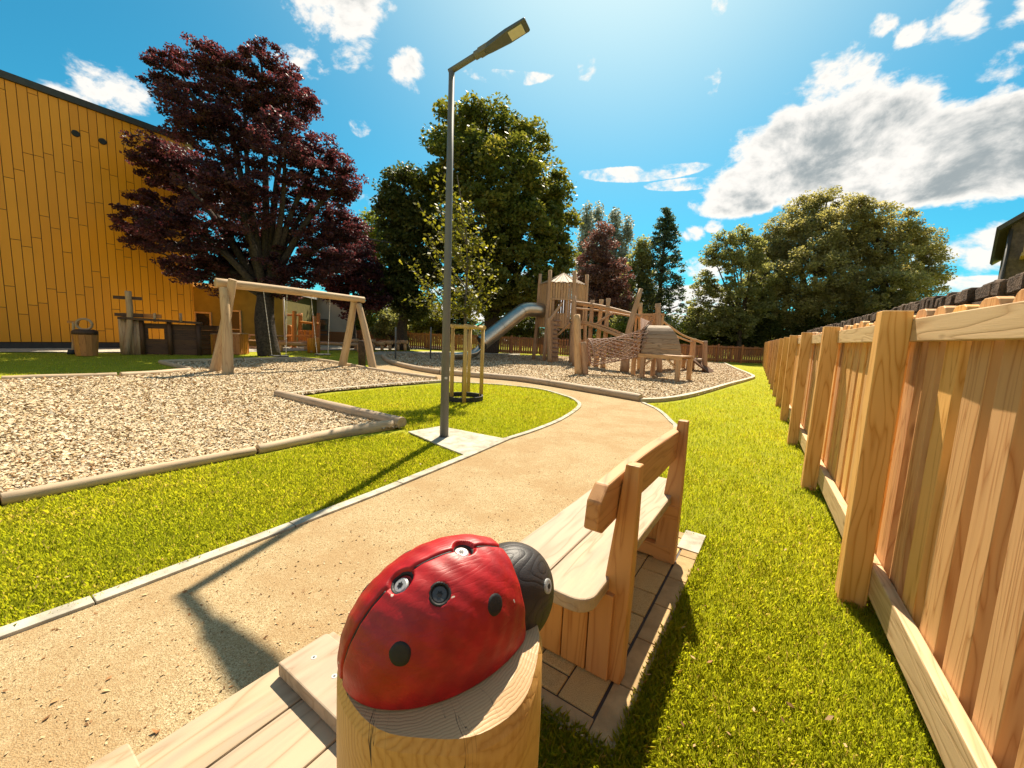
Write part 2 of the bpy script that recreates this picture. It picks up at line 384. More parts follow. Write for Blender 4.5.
def strip(name, line, w, z0, z1, mat, seg=1.2, side=1):
    """row of edging boards following a ground line"""
    m = MB(); pts = [np.array(p[:2], float) for p in line]; acc = 0; quad = []
    for i in range(len(pts)):
        t = pts[min(i + 1, len(pts) - 1)] - pts[max(i - 1, 0)]; t /= np.linalg.norm(t); nrm = np.array([-t[1], t[0]]) * side
        quad.append((pts[i], pts[i] + nrm * w))
    d = [0.0]
    for i in range(1, len(pts)): d.append(d[-1] + np.linalg.norm(pts[i] - pts[i - 1]))
    tot = d[-1]; k = max(1, int(tot / seg)); cuts = np.linspace(0, tot, k + 1)
    D_ = np.array(d); A_ = np.array([q[0] for q in quad]); B_ = np.array([q[1] for q in quad])
    def at(A, s_): return np.array([np.interp(s_, D_, A[:, 0]), np.interp(s_, D_, A[:, 1])])
    for i in range(k):
        s0, s1 = cuts[i] + .003, cuts[i + 1] - .003
        ss = [s0] + [x for x in d if s0 < x < s1] + [s1]
        ring = [at(A_, x) for x in ss] + [at(B_, x) for x in ss][::-1]
        dz = random.uniform(-.002, .002); t = at(A_, s1) - at(A_, s0); t /= np.linalg.norm(t)
        m.prism([tuple(p) for p in ring], z0, z1 + dz, g=((t[0], t[1]), (-t[1], t[0])))
    return m.build(name, mat, bevel=.004)

# ------------------------------------------------------------------ sky and sun
sunv = np.array([.76, 3.34, 4.53]); sunv /= np.linalg.norm(sunv)
elev = math.asin(sunv[2]); azi = math.atan2(sunv[0], sunv[1])
sl = bpy.data.lights.new('sun', 'SUN'); sl.energy = 5.0; sl.angle = math.radians(.53); sl.color = (1, .88, .70)
so = bpy.data.objects.new('sun', sl); COL.objects.link(so); so.location = (0, 0, 20)
so.rotation_euler = V(-sunv).to_track_quat('-Z', 'Y').to_euler()
wd = bpy.data.worlds.new('World'); scn.world = wd; wd.use_nodes = True
nt = wd.node_tree; nt.nodes.clear(); t = NT(nt)
wout = t.n('ShaderNodeOutputWorld'); bg = t.n('ShaderNodeBackground', ins={1: .041}); nt.links.new(bg.outputs[0], wout.inputs[0])
sky = t.n('ShaderNodeTexSky', sky_type='NISHITA', sun_disc=False, sun_elevation=elev, sun_rotation=azi, air_density=1.0, dust_density=.6, ozone_density=2.0)
dirv = t.n('ShaderNodeTexCoord').outputs['Generated']
skyc = t.mix(1.0, sky.outputs[0], (.30, 1.40, 1.46), 'MULTIPLY')
# aureole round the sun
dp = t.n('ShaderNodeVectorMath', operation='DOT_PRODUCT', ins={0: dirv, 1: tuple(sunv)}).outputs['Value']
au = t.math('POWER', t.math('MAXIMUM', dp, 0.0), 12.0)
skyc = t.mix(t.math('MULTIPLY', au, 1.25, clamp=True), skyc, (9.4, 11.2, 11.3))
CL = [ # px, py, rx, ry, strength : cumulus groups by direction
 (850, 140, 100, 44, 1), (800, 155, 75, 38, 1), (900, 160, 120, 48, 1), (760, 185, 60, 26, .9), (980, 150, 110, 55, 1), (840, 105, 45, 36, .8), (1080, 130, 100, 60, 1),
 (735, 205, 40, 12, .8), (890, 185, 140, 26, .9),
 (1015, 60, 55, 18, .8), (965, 12, 36, 20, .8), (1040, 5, 40, 22, .8), (882, 25, 18, 7, .6), (910, 35, 18, 8, .6),
 (352, 10, 44, 24, .95), (310, -14, 46, 20, .9), (405, 66, 20, 12, .65), (345, 60, 20, 8, .5), (325, 110, 18, 9, .5), (360, 128, 14, 8, .42), (300, 65, 34, 10, .4), (720, 3, 12, 6, .45), (586, 65, 12, 7, .36), (712, 80, 10, 9, .3),
 (95, 85, 52, 22, 1), (60, 95, 50, 16, .9), 
 (692, 234, 18, 11, .8), (700, 268, 28, 16, .8), (712, 228, 11, 7, .7), (690, 300, 50, 18, .8), (980, 255, 60, 26, .95), (1000, 240, 50, 20, .9), (930, 280, 60, 16, .9),
 (640, 174, 70, 6, .19), (690, 184, 50, 5, .18), (505, 78, 52, 4, .42), (380, 205, 40, 10, .3), (560, 300, 120, 30, .35), (560, 318, 220, 10, .7), (960, 285, 70, 12, .8), (220, 190, 40, 16, .5)]
prev = None
def blob(c, rx, ry, st, prev, upw=(0, 0, 1)):
    c = c / np.linalg.norm(c); r_ = np.cross(c, upw); r_ /= np.linalg.norm(r_); u_ = np.cross(r_, c)
    Mx = Matrix(((r_[0], u_[0], c[0]), (r_[1], u_[1], c[1]), (r_[2], u_[2], c[2])))
    mp = t.n('ShaderNodeMapping', vector_type='TEXTURE', ins={0: dirv, 1: tuple(c), 2: tuple(Mx.to_euler('XYZ')), 3: (rx, ry, .55)})
    ln = t.n('ShaderNodeVectorMath', operation='LENGTH', ins={0: mp.outputs[0]}).outputs['Value']
    v = t.math('MINIMUM', t.math('MULTIPLY', t.math('SUBTRACT', 1.0, ln), 2.3 if rx > .09 else .85), (.85 if rx > .09 else .62) * st)
    return v if prev is None else t.math('SMOOTH_MAX', prev, v, .12)
for (px, py, rx, ry, st) in CL:
    r_ = ray(px, py); k = F / np.linalg.norm(r_)
    prev = blob(r_, rx / F * k ** 1.5 * 1.02, ry / F * k ** 1.3 * .98, st, prev)
for (x, y, z, rx, ry) in [(-.3, -1, .5, .6, .34), (.9, -.7, .45, .42, .28), (-1, -.35, .42, .42, .26), (-.2, -1, .1, .8, .14)]:  # unseen clouds added behind the camera as warm white fill for shaded timber
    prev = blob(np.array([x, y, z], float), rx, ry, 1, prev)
wv = t.n('ShaderNodeVectorMath', operation='ADD', ins={0: t.vmul(dirv, (1, 1, 1.5)), 1: t.vmul(t.noise(dirv, 5, 1, .6, out=1), (.10, .10, .10))}).outputs[0]
cn = t.math('ADD', t.noise(wv, 8.0, 7, .62), t.math('MULTIPLY', t.math('SUBTRACT', t.noise(wv, 30.0, 4, .6), .5), .45))
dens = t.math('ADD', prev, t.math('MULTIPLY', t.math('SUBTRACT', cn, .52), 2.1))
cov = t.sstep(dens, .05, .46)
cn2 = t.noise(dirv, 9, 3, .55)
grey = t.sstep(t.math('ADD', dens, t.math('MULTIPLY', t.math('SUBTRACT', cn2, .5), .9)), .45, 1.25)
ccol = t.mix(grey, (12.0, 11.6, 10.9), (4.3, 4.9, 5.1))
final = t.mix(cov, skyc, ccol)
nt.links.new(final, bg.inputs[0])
wd.cycles.sampling_method = 'MANUAL'; wd.cycles.sample_map_resolution = 256
scn.view_settings.view_transform = 'Standard'; scn.view_settings.look = 'None'; scn.view_settings.gamma = 1; scn.view_settings.use_curve_mapping = False
scn.view_settings.exposure = 1.1
scn.cycles.max_bounces = 6; scn.cycles.transparent_max_bounces = 4
scn.cycles.use_denoising = True
#PART2
# ------------------------------------------------------------------ ground
ub = np.array([.559, .829, 0]); vb = np.array([.829, -.559, 0]); zb = np.array([0, 0, 1.0])
def UV(u, v, z=0.0): return ub * u + vb * v + zb * z
gm = MB(); gm.add([(-900, -200, -.02), (900, -200, -.02), (900, 1500, -.02), (-900, 1500, -.02)], [(0, 1, 2, 3)]); struct(gm.build('ground', MT['lawn']))
edgeL = [tuple(p[:2]) for p in [G(-400, 800), G(0, 641), G(100, 604), G(250, 546), G(380, 495), G(470, 457.5)]]
edgeP = [G(470, 457.5)[:2], G(510, 440)[:2]]
curve = [tuple(p) for p in catmull(GP([(510, 440), (540, 430), (565, 419), (581, 407), (577, 400.5), (563, 395), (538, 388.8), (500, 384.8), (452, 382)]), 6)]
farleft = GP([(441, 380.6), (413, 377), (390, 373.5), (372, 368), (366, 359), (368, 353)])
pitfront = [tuple(p) for p in catmull(GP([(386, 354.5), (384, 358), (392, 364), (415, 370), (441, 374.5), (483, 378), (520, 381.5), (551, 386), (601, 394.5), (641, 401.5)]), 5)]
pathright = [tuple(p) for p in catmull(GP([(641, 403), (656, 410), (668, 421), (672, 432)]) + [tuple(UV(3.1, -.95)[:2])], 5)]
path_poly = [tuple(p) for p in edgeL] + curve[0:] + farleft + pitfront + pathright + [tuple(UV(1.2, -.97)[:2]), tuple(UV(-3, -.97)[:2])]
path_ob = sheet('path', path_poly, .004, MT['path'])
pad_poly = [G(408, 432)[:2], G(440, 426.5)[:2], G(510, 440)[:2], G(470, 457.5)[:2], G(448, 449)[:2]]
pad = MB(); pad.prism([tuple(p) for p in pad_poly], -.01, .008); struct(pad.build('lamp_pad_paving', MT['slab'], bevel=.003))
g1_back = GP([(-400, 402), (-150, 386), (0, 380.5), (100, 377.5), (160, 374), (188, 371.5), (172, 366), (160, 363), (240, 360.5), (300, 359.5), (330, 363), (380, 372), (413, 377.8), (441, 381)])
g1_front = GP([(435, 382.5), (390, 386), (330, 391.5), (275, 398.5)]) + GP([(400, 428), (375, 431), (340, 435), (257, 452), (130, 477), (0, 503), (-400, 560)])
g1 = [tuple(p) for p in g1_back + g1_front]
sheet('play_bark_surface', g1, .010, MT['chipbed'])
strip2 = [tuple(p) for p in catmull(GP([(641, 402), (665, 401), (690, 397), (712, 391), (730, 385.5), (748, 380.5), (755, 377.5), (749, 374), (738, 369.5), (725, 363.5)]), 5)]
pit_back = GP([(700, 361), (600, 357), (500, 355), (430, 354), (398, 353.5)])
g2 = pitfront + strip2 + [tuple(p) for p in pit_back]
sheet('play_bark_surface', g2, .010, MT['chipbed'])
sheet('paved_yard', GP([(-250, 352), (0, 352), (120, 352.5), (196, 351.5), (240, 352), (330, 350), (350, 350.2), (445, 349.2), (440, 346), (380, 345), (330, 344.5), (280, 342), (200, 345), (0, 348), (-250, 345)]), .004, MT['slab'])
sheet('far_path', GP([(366, 353.5), (384, 355), (398, 353.4), (440, 353.6), (520, 355), (520, 353.6), (440, 351.6), (380, 351.3)]), .006, MT['slab'])
# edging boards and strips
st = strip('path_edging', [edgeL[0]] + edgeL[1:] + [edgeP[1]], .085, -.02, .022, MT['slab'], seg=.9, side=1); struct(st)
st = strip('path_edging', curve, .075, -.02, .022, MT['slab'], seg=.6, side=1); struct(st)
st = strip('path_edging', pathright, .075, -.02, .022, MT['slab'], seg=.6, side=1); struct(st)
st = strip('play_area_edging', strip2, .13, -.02, .07, W['edge'], seg=1.5, side=1); struct(st)
st = strip('play_area_edging', GP([(443, 382), (390, 385.5), (330, 391), (285, 396)]), .10, -.02, .05, W['edge'], seg=1.8, side=-1); struct(st)
# edging logs
def edging_log(pts, r, label, r2=None, z=.0):
    P_ = [np.array([p[0], p[1], 0.]) for p in pts]; base = P_[0].copy()
    m = MB(); n = len(P_); k = 6; fine = catmull([p + np.array([random.uniform(-.012, .012), random.uniform(-.012, .012), r * .45 + z]) for p in P_], k)
    rr = np.linspace(r, r2 or r, len(fine)) * (1 + .04 * np.sin(np.linspace(0, 9, len(fine)) + random.random() * 6))
    m.tube(fine, list(rr), 12, wob=.015)
    o = m.build('edging_log', W['edgelog'], bevel=.008); me = o.data
    return tag(o, label, 'edging log', 'logs laid round the play surfaces')
edging_log(GP([(-420, 565), (-120, 524), (0, 503)]), .052, 'front edging log of the swing area running out of the left frame edge')
edging_log(GP([(2, 502.5), (130, 477), (255, 452.5)]), .05, 'long bleached log between the left lawn strip and the bark, left of the joint')
edging_log(GP([(258, 452), (300, 443), (340, 435), (392, 427)]), .054, 'log in leaf shade ending at the pointed corner beside the lamp slab', .09)
edging_log(GP([(277, 397), (330, 410), (372, 420), (402, 427.5)]), .082, 'thick cut log slanting between the bark corner and the round lawn', .085, .03)
edging_log(GP([(-350, 398), (-120, 386), (0, 380.5)]), .07, 'rear log along the left back lawn leaving the frame')
edging_log(GP([(2, 380.5), (60, 378.5), (118, 376.8)]), .07, 'pale log in front of the back lawn below the sand play bucket')
edging_log(GP([(120, 376.8), (160, 374.2), (190, 371.6)]), .075, 'short log ending at the lawn tip left of the swing legs')
edging_log(GP([(191, 371), (176, 367), (161, 363)]), .075, 'stub log turning back at the lawn tip in front of the play ship')
edging_log(GP([(163, 362.7), (200, 361.7), (242, 360.5)]), .07, 'shaded log behind the left swing legs')
edging_log(GP([(244, 360.5), (275, 360), (302, 359.5)]), .08, 'shaded log under the two hanging swing seats')
edging_log(GP([(303, 359.7), (330, 363), (352, 367)]), .08, 'curved shaded log behind the right swing legs')
edging_log(GP([(354, 367.2), (382, 372.3), (436, 380)]), .075, 'log at the right end of the swing area beside the shaded path')
pf = GP([(386, 354.5), (384, 358), (392, 364), (415, 370), (441, 374.5), (483, 378), (520, 381.5), (551, 386), (601, 394.5), (641, 401.5)])
for seg, lab in ((pf[0:5], 'curved thick log rounding the left end of the climbing pit'), (pf[4:6], 'pit edging log passing behind the grey lamp post'),
                 (pf[5:8], 'pit edging log in front of the metal slide exit'), (pf[7:9], 'straight pit edging log below the net tunnel'), (pf[8:10], 'pit edging log ending with a cut face where the path bends')):
    edging_log(seg, .10, lab, .10, .03)

# ------------------------------------------------------------------ lawns: turf blades
isl1 = [tuple(p) for p in GP([(-400, 812), (-400, 572), (0, 508), (130, 481), (260, 455.5), (340, 439), (403, 433), (448, 450), (466, 457)]) ]
isl1 = isl1[:1] + isl1[1:] + [tuple(G(380, 492)[:2]), tuple(G(250, 543)[:2]), tuple(G(100, 600)[:2]), tuple(G(0, 636)[:2])]
isl2 = [tuple(p) for p in GP([(283, 399), (330, 394), (390, 388), (440, 384)])] + curve[::-1][1:] + [tuple(p) for p in GP([(440, 425.5), (410, 430.5)])]
rl = pathright[1:]
right_l = [tuple(p) for p in GP([(752, 374), (757, 378), (748, 383), (730, 388), (712, 393.5), (690, 399.5), (665, 403.5), (646, 404)])] + [(p[0] + .08, p[1] + .02) for p in rl[:-1]] + \
          [tuple(UV(3.05, -.95)[:2]), tuple(UV(3.01, -.335)[:2]), tuple(UV(1.22, -.35)[:2]), tuple(UV(1.215, -.9)[:2]), tuple(UV(.9, -.9)[:2]), tuple(UV(.0, -.9)[:2]), (.2, -.3), (.6, -.4), (.72, -.15), (20.2, 31.9), (15, 29.4), (12.0, 29)] + \
          [tuple(p) for p in GP([(700, 360.5), (725, 362.8), (738, 368.5)])]
backl = [tuple(p) for p in GP([(-300, 354.5), (0, 353.5), (120, 354), (240, 353.5), (330, 352), (365, 353), (366, 358), (330, 362), (300, 358.7), (240, 359.6), (160, 362), (174, 366), (184, 371), (160, 373), (100, 376.5), (0, 379.5), (-300, 393)])]
def grassblades(name, polys, N, dmin, dmax, seed):
    r = np.random.default_rng(seed)
    d = dmin * (dmax / dmin) ** r.random(N); th = r.uniform(-1.08, 1.08, N)
    P_ = np.stack([np.sin(th) * d, np.cos(th) * d], 1)
    keep = np.zeros(N, bool)
    for q in polys: keep |= inpoly(P_, q)
    # bare patches and tufts
    nz = np.sin(P_[:, 0] * 7.1 + 1.3 * np.sin(P_[:, 1] * 3.3)) * np.sin(P_[:, 1] * 6.3 + 1.7 * np.sin(P_[:, 0] * 4.1))
    nz2 = np.sin(P_[:, 0] * 2.1 + 2 * np.sin(P_[:, 1] * 1.3)) * np.sin(P_[:, 1] * 1.9 + np.sin(P_[:, 0] * 2.7))
    keep &= r.random(N) < (.82 + .18 * nz)
    P_ = P_[keep]; d = d[keep]; nz = nz[keep]; nz2 = nz2[keep]; n = len(P_)
    h = (.012 + .017 * r.random(n) ** 1.5) * (1 + .25 * nz2) * (1 + .35 * (r.random(n) > .93))
    h *= np.clip(.9 + d * .02, .8, 1.2)
    # longer, uncut grass round the bench paving
    pu = P_ @ ub[:2]; pv = P_ @ vb[:2]; near = (pu > -.2) & (pu < 3.1) & (pv > -.95) & (pv < -.24); h = np.where(near, h * (1.15 + .5 * r.random(n)), h)
    w = (.0007 + .0005 * r.random(n)) * np.clip(d / 1.2, 1, 9) ** .55
    a = r.uniform(0, 2 * PI, n); lean = r.uniform(.1, .9, n) * h
    wd_ = np.stack([np.cos(a), np.sin(a), np.zeros(n)], 1) * w[:, None]; ld = np.stack([-np.sin(a), np.cos(a), np.zeros(n)], 1)
    B = np.concatenate([P_, np.full((n, 1), -.018)], 1)
    mid = B + ld * (lean * .30)[:, None] + np.array([0, 0, 1]) * (h * .62 + .015)[:, None]
    tip = B + ld * lean[:, None] + np.array([0, 0, 1]) * (h + .015)[:, None]
    Vv = np.stack([B - wd_, B + wd_, mid + wd_ * .75, tip, mid - wd_ * .75], 1).reshape(-1, 3)
    bb = np.clip(.56 + .15 * r.normal(size=n) + .14 * nz2 + .07 * nz, 0, 1); bb = np.where(r.random(n) > .965, 1.0, bb)
    o = fastmesh(name, Vv, None, bb, L['grass'], nv=5); o['kind'] = 'stuff'; o['label'] = 'short bright green lawn grass'; o['category'] = 'grass'; return o
grassblades('grass', [right_l], 800000, .85, 26, 1)
grassblades('grass', [isl1, isl2], 950000, 2.0, 12, 2)
grassblades('grass', [backl], 110000, 9, 27, 3)
# wood chips
def chips(name, poly, N, dmin, dmax, seed, hf):
    r = np.random.default_rng(seed)
    d = dmin * (dmax / dmin) ** r.random(N); th = r.uniform(-1.0, 1.0, N)
    P_ = np.stack([np.sin(th) * d, np.cos(th) * d], 1); k = inpoly(P_, poly); P_ = P_[k]; d = d[k]; n = len(P_)
    ln = r.uniform(.010, .026, n) * np.clip(d / 5, .9, 2.6) ** .6; wd_ = ln * r.uniform(.3, .6, n)
    a = r.uniform(0, 2 * PI, n); ti = r.normal(0, .35, n); tj = r.normal(0, .35, n)
    e1 = np.stack([np.cos(a) * np.cos(ti), np.sin(a) * np.cos(ti), np.sin(ti)], 1); e2 = np.stack([-np.sin(a) * np.cos(tj), np.cos(a) * np.cos(tj), np.sin(tj)], 1)
    c = np.concatenate([P_, (hf + .012 + .02 * r.random(n))[:, None]], 1)
    e1 = e1 * ln[:, None]; e2 = e2 * wd_[:, None]
    Vv = np.stack([c - e1 - e2 * .7, c + e1 * .8 - e2, c + e1 + e2 * .8, c - e1 * .9 + e2], 1).reshape(-1, 3)
    o = fastmesh(name, Vv, None, np.clip(r.beta(2.2, 1.5, n), 0, 1), MT['chip']); o['kind'] = 'stuff'; o['label'] = 'loose wood chips covering the play area'; o['category'] = 'wood chips'; return o
chips('wood_chips', g1, 800000, 4.3, 20, 5, .004)
chips('wood_chips', g2, 520000, 8, 34, 6, .004)
# crumbs on the path
def crumbs():
    r = np.random.default_rng(9); N = 5200; d = .9 * (9 / .9) ** r.random(N); th = r.uniform(-1.1, .5, N)
    P_ = np.stack([np.sin(th) * d, np.cos(th) * d], 1); P_ = P_[inpoly(P_, path_poly)]; n = len(P_); s = r.uniform(.0012, .0035, n) * 1.1
    a = r.uniform(0, 6.28, n); e1 = np.stack([np.cos(a), np.sin(a), r.normal(0, .4, n)], 1) * s[:, None] * 1.6; e2 = np.stack([-np.sin(a), np.cos(a), r.normal(0, .4, n)], 1) * s[:, None]
    c = np.concatenate([P_, np.full((n, 1), .0075)], 1)
    o = fastmesh('path_grit', np.stack([c - e1 - e2, c + e1 - e2, c + e1 + e2, c - e1 + e2], 1).reshape(-1, 3), None, r.random(n) * .6, MT['chip']); o['kind'] = 'stuff'; o['label'] = 'dark and pale grit scattered on the path'; o['category'] = 'grit'
crumbs()
def litter():
    r = np.random.default_rng(19); N = 620; d = 1.0 * (13 / 1.0) ** r.random(N); th = r.uniform(-1.05, .95, N)
    P_ = np.stack([np.sin(th) * d, np.cos(th) * d], 1); k = inpoly(P_, path_poly) | ((inpoly(P_, right_l) | inpoly(P_, isl1)) & (r.random(N) < .5)); P_ = P_[k]; n = len(P_); s = r.uniform(.006, .017, n)
    a = r.uniform(0, 6.28, n); e1 = np.stack([np.cos(a), np.sin(a), r.normal(0, .35, n)], 1) * s[:, None]; e2 = np.stack([-np.sin(a), np.cos(a), r.normal(0, .35, n)], 1) * s[:, None] * .45
    c = np.concatenate([P_, np.where(inpoly(P_, path_poly), .010, .026)[:, None]], 1)
    o = fastmesh('leaf_litter', np.stack([c - e1, c + e2, c + e1, c - e2], 1).reshape(-1, 3), None, r.random(n) * .45, MT['chip']); o['kind'] = 'stuff'; o['label'] = 'small dry leaves blown over the path and lawn'; o['category'] = 'leaf litter'
litter()

# ------------------------------------------------------------------ bench paving
pm = MB(); u0, v0 = 1.29, -.445
row = 0; v = v0
while v > -1.0:
    wv_ = .150; off = (row % 2) * .11; u = u0 - off
    while u < 2.93:
        a_, b_ = max(u, u0) + .003, min(u + .215, 2.93) - .003
        if b_ - a_ > .03:
            z = .012 + random.uniform(-.0015, .0015)
            pm.box(UV((a_ + b_) / 2, v - wv_ / 2, z - .02), ub, vb, zb, b_ - a_, wv_ - .006, .04)
        u += .22
    v -= wv_; row += 1
o = pm.build('paver_field', MT['paver'], bevel=.004); struct(o); o.name = 'bench_paving'
jm = MB(); jm.box(UV(2.1, -.69, -.011), ub, vb, zb, 1.76, .62, .03); struct(jm.build('paving_joint_sand', MT['plinth']))
km = MB(); u = 1.19
while u < 2.95:
    km.box(UV(u + .15, -.385, -.013), ub, vb, zb, .293, .10, .05); u += .30
v = -.335
for i in range(3): km.box(UV(1.235, -.445 - .115 - i * .25, -.012), vb, ub, zb, .243, .095, .05)
for i in range(3): km.box(UV(2.985, -.445 - .11 - i * .25, -.012), vb, ub, zb, .243, .095, .05)
struct(km.build('paving_edge', MT['kerbstone'], bevel=.004))
sl_ = MB(); sl_.box(UV(2.93, -.40, -.006), ub, vb, zb, .30, .135, .05); struct(sl_.build('paving_slab', MT['slab'], bevel=.003))

# ------------------------------------------------------------------ right fence
fd = np.array([.5145, .8575, 0]); fp = np.array([.8575, -.5145, 0])
base1 = G(838, 600); bay = 2.1
fr = thing('picket_fence', 'tall new orange timber fence with thick square posts along the right side of the lawn', 'fence', (base1[0], base1[1], 0))
nb = 15
def FP(s, q, z): return base1 + fd * s + fp * q + zb * z
for i in range(-2, nb + 1):
    lean = random.uniform(-.012, .012) if i > 0 else 0
    m = MB(); c0 = FP(i * bay + .06, .06, -.1); c1 = FP(i * bay + .06 + lean, .06 + random.uniform(-.01, .01) * (i > 0), 1.6)
    m.beam(c0, c1, .12, .12, fp); m.build('post', W['fence'], fr, bevel=.005)
for i in range(-2, nb):
    s0, s1 = i * bay + .122, (i + 1) * bay - .002
    m = MB(); m.beam(FP(s0 - .06, .1455, 1.505), FP(s1 + .055, .1455, 1.505), .05, .112, zb); m.build('top_rail', W['rail'], fr, bevel=.004)
    m = MB(); m.beam(FP(s0 - .06, .1455, .155), FP(s1 + .055, .1455, .155), .05, .17, zb); m.build('bottom_rail', W['rail'], fr, bevel=.006)
    m = MB(); n = 9; pit = (bay - .0) / n
    for k in range(n):
        s = i * bay + (k + .5) * pit + random.uniform(-.008, .008); hh = 1.61 + random.uniform(-.015, .015)
        w_ = .152 + random.uniform(-.010, .008); thk = .046; qd = .173 + (thk / 2) + random.uniform(0, .004)
        yaw = random.uniform(-.03, .03); a_ = fd * math.cos(yaw) + fp * math.sin(yaw); n_ = fp * math.cos(yaw) - fd * math.sin(yaw)
        # round topped board
        prof = [(-w_ / 2, .04), (w_ / 2, .04), (w_ / 2, hh - .035), (w_ / 2 - .018, hh - .010), (w_ / 2 - .04, hh), (-w_ / 2 + .04, hh), (-w_ / 2 + .018, hh - .010), (-w_ / 2, hh - .035)]
        
        vs = [FP(s, qd, 0) + a_ * x + zb * z - n_ * thk / 2 for x, z in prof] + [FP(s, qd, 0) + a_ * x + zb * z + n_ * thk / 2 for x, z in prof]
        gs = [(z, x, 0) for x, z in prof] + [(z, x, thk) for x, z in prof]; q = len(prof)
        fs = [tuple(range(q)), tuple(range(q, 2 * q))[::-1]] + [(j, j + q, (j + 1) % q + q, (j + 1) % q) for j in range(q)]
        m.add(vs, fs, gs)
    m.build('picket_panel', W['fence'], fr, bevel=.004 if i < 4 else 0)
# far fence
fl = [np.array([-16, 33.5, 0]), np.array([-10, 31.3, 0]), np.array([-4.5, 30.0, 0]), np.array([2, 29.0, 0]), np.array([9, 29.1, 0]), np.array([15, 29.5, 0]), np.array([18.4, 29.3, 0])]
ff = thing('picket_fence', 'low reddish board fence running across the far end behind the climbing frame', 'fence', fl[0])
for a_, b_ in zip(fl[:-1], fl[1:]):
    ln = np.linalg.norm(b_ - a_); n_ = max(1, round(ln / 2.2)); dd = (b_ - a_) / ln; pp = np.array([dd[1], -dd[0], 0])
    for k in range(n_):
        p = a_ + dd * ln * k / n_; q = a_ + dd * ln * (k + 1) / n_
        m = MB(); m.beam(p - zb * .1, p + zb * 1.33, .12, .12, dd); m.build('post', W['farfence'], ff)
        m = MB(); L_ = ln / n_; x = .08
        while x < L_ - .06:
            c = p + dd * x + pp * (-.05); m.beam(c + zb * .03, c + zb * (1.22 + random.uniform(-.04, .03)), .135, .03, pp); x += .165
        m.build('picket_panel', W['farfence'], ff)
        m = MB(); m.beam(p + zb * 1.12 + pp * .0, q + zb * 1.12, .05, .09, zb); m.beam(p + zb * .2, q + zb * .2, .05, .09, zb); m.build('rail', W['farfence'], ff)
# ------------------------------------------------------------------ stone wall behind the fence
sw = thing('stone_wall', 'dark old stone wall rising behind the right timber fence', 'wall', FP(0, 1.5, 0))
m = MB(); c = MB(); q0 = 1.55
s = -3.2
while s < 20:
    z = 0
    while z < 1.95:
        hh = random.uniform(.12, .24); x = s
        w_ = random.uniform(.2, .42)
        hh = min(hh, 1.95 - z)
        m.box(FP(s + w_ / 2, q0 + random.uniform(0, .03), z + hh / 2), fd, fp, zb, w_ - .02, .35, hh - .02); z += hh
    s += .33
s = -3.2
while s < 20:
    w_ = random.uniform(.12, .24); hh = random.uniform(.13, .20); tl = random.uniform(-.12, .12)
    c.box(FP(s + w_ / 2, q0 + .02 + random.uniform(-.02, .02), 1.95 + hh / 2), fd * math.cos(tl) + zb * math.sin(tl), fp, zb * math.cos(tl) - fd * math.sin(tl), w_ - .012, .36, hh); s += w_
m.box(FP(8.4, q0 + .03, .95), fd, fp, zb, 23.2, .25, 1.9)
m.build('wall', MT['stone'], sw, bevel=.02); c.build('coping', MT['stone'], sw, bevel=.025)
sheet('leaf_litter_ground', [tuple(FP(-3.5, .16, 0)[:2]), tuple(FP(30, .16, 0)[:2]), tuple(FP(30, 1.5, 0)[:2]), tuple(FP(-3.5, 1.5, 0)[:2])], .004, MT['chipbed'])

# ------------------------------------------------------------------ bench with back
b1 = thing('park_bench', 'chunky timber bench with a backrest standing on buff pavers beside the path', 'bench', UV(2.05, -.6))
def plank(u0_, u1_, v0_, v1_, z, th_, round_near=None, round_far=None, r_=.05):
    """flat plank outline with optionally rounded corners; corners ccw"""
    pts = []
    def corner(cu, cv, su, sv, rad):
        if not rad: pts.append((cu, cv)); return
        for k in range(7):
            a = k / 6 * PI / 2
            pts.append((cu - su * rad * (1 - math.cos(a) if True else 0), cv - sv * rad * (1 - math.sin(a))))
    return pts
def rounded(u0_, u1_, v0_, v1_, rad):
    """rad: dict corner-> radius for (u0v0,u1v0,u1v1,u0v1)"""
    out = []
    for (cu, cv, du, dv, a0), r_ in zip(((u0_, v0_, 1, 1, PI), (u1_, v0_, -1, 1, 1.5 * PI), (u1_, v1_, -1, -1, 0), (u0_, v1_, 1, -1, .5 * PI)), rad):
        if r_ == 0: out.append((cu, cv)); continue
        for k in range(7):
            a = a0 + k / 6 * PI / 2; out.append((cu + du * r_ + r_ * math.cos(a), cv + dv * r_ + r_ * math.sin(a)))
    return out
def uvprism(m, uvpoly, z0, z1):
    P_ = [tuple(UV(a, b)[:2]) for a, b in uvpoly]; m.prism(P_, z0, z1, g=(ub[:2], vb[:2]))
m = MB(); uvprism(m, rounded(1.28, 2.84, -.925, -.702, (.03, .03, 0, 0)), .395, .45); m.build('seat_plank', W['seat'], b1, bevel=.007)
m = MB(); uvprism(m, rounded(1.27, 2.85, -.698, -.485, (0, 0, .07, .075)), .395, .451); m.build('seat_plank', W['seat'], b1, bevel=.007)
for uu, sgn in ((1.48, 1), (2.62, 1)):
    m = MB(); vv = -.90
    for w_ in (.105, .125, .115, .10):
        m.box(UV(uu, vv + w_ / 2, .205), zb, vb, ub, .37, w_ - .005, .05); vv += w_
    m.build('side_panel', W['bench'], b1, bevel=.004)
for zz, v1 in ((.07, -.46), (.345, -.44)):
    m = MB(); m.box(UV(2.56, (-.82 + v1) / 2, zz), vb, ub, zb, v1 + .82, .055, .085); m.build('cross_rail', W['bench'], b1, bevel=.004)
m = MB(); m.box(UV(1.54, -.62, .345), vb, ub, zb, .40, .055, .085); m.build('cross_rail', W['bench'], b1, bevel=.004)
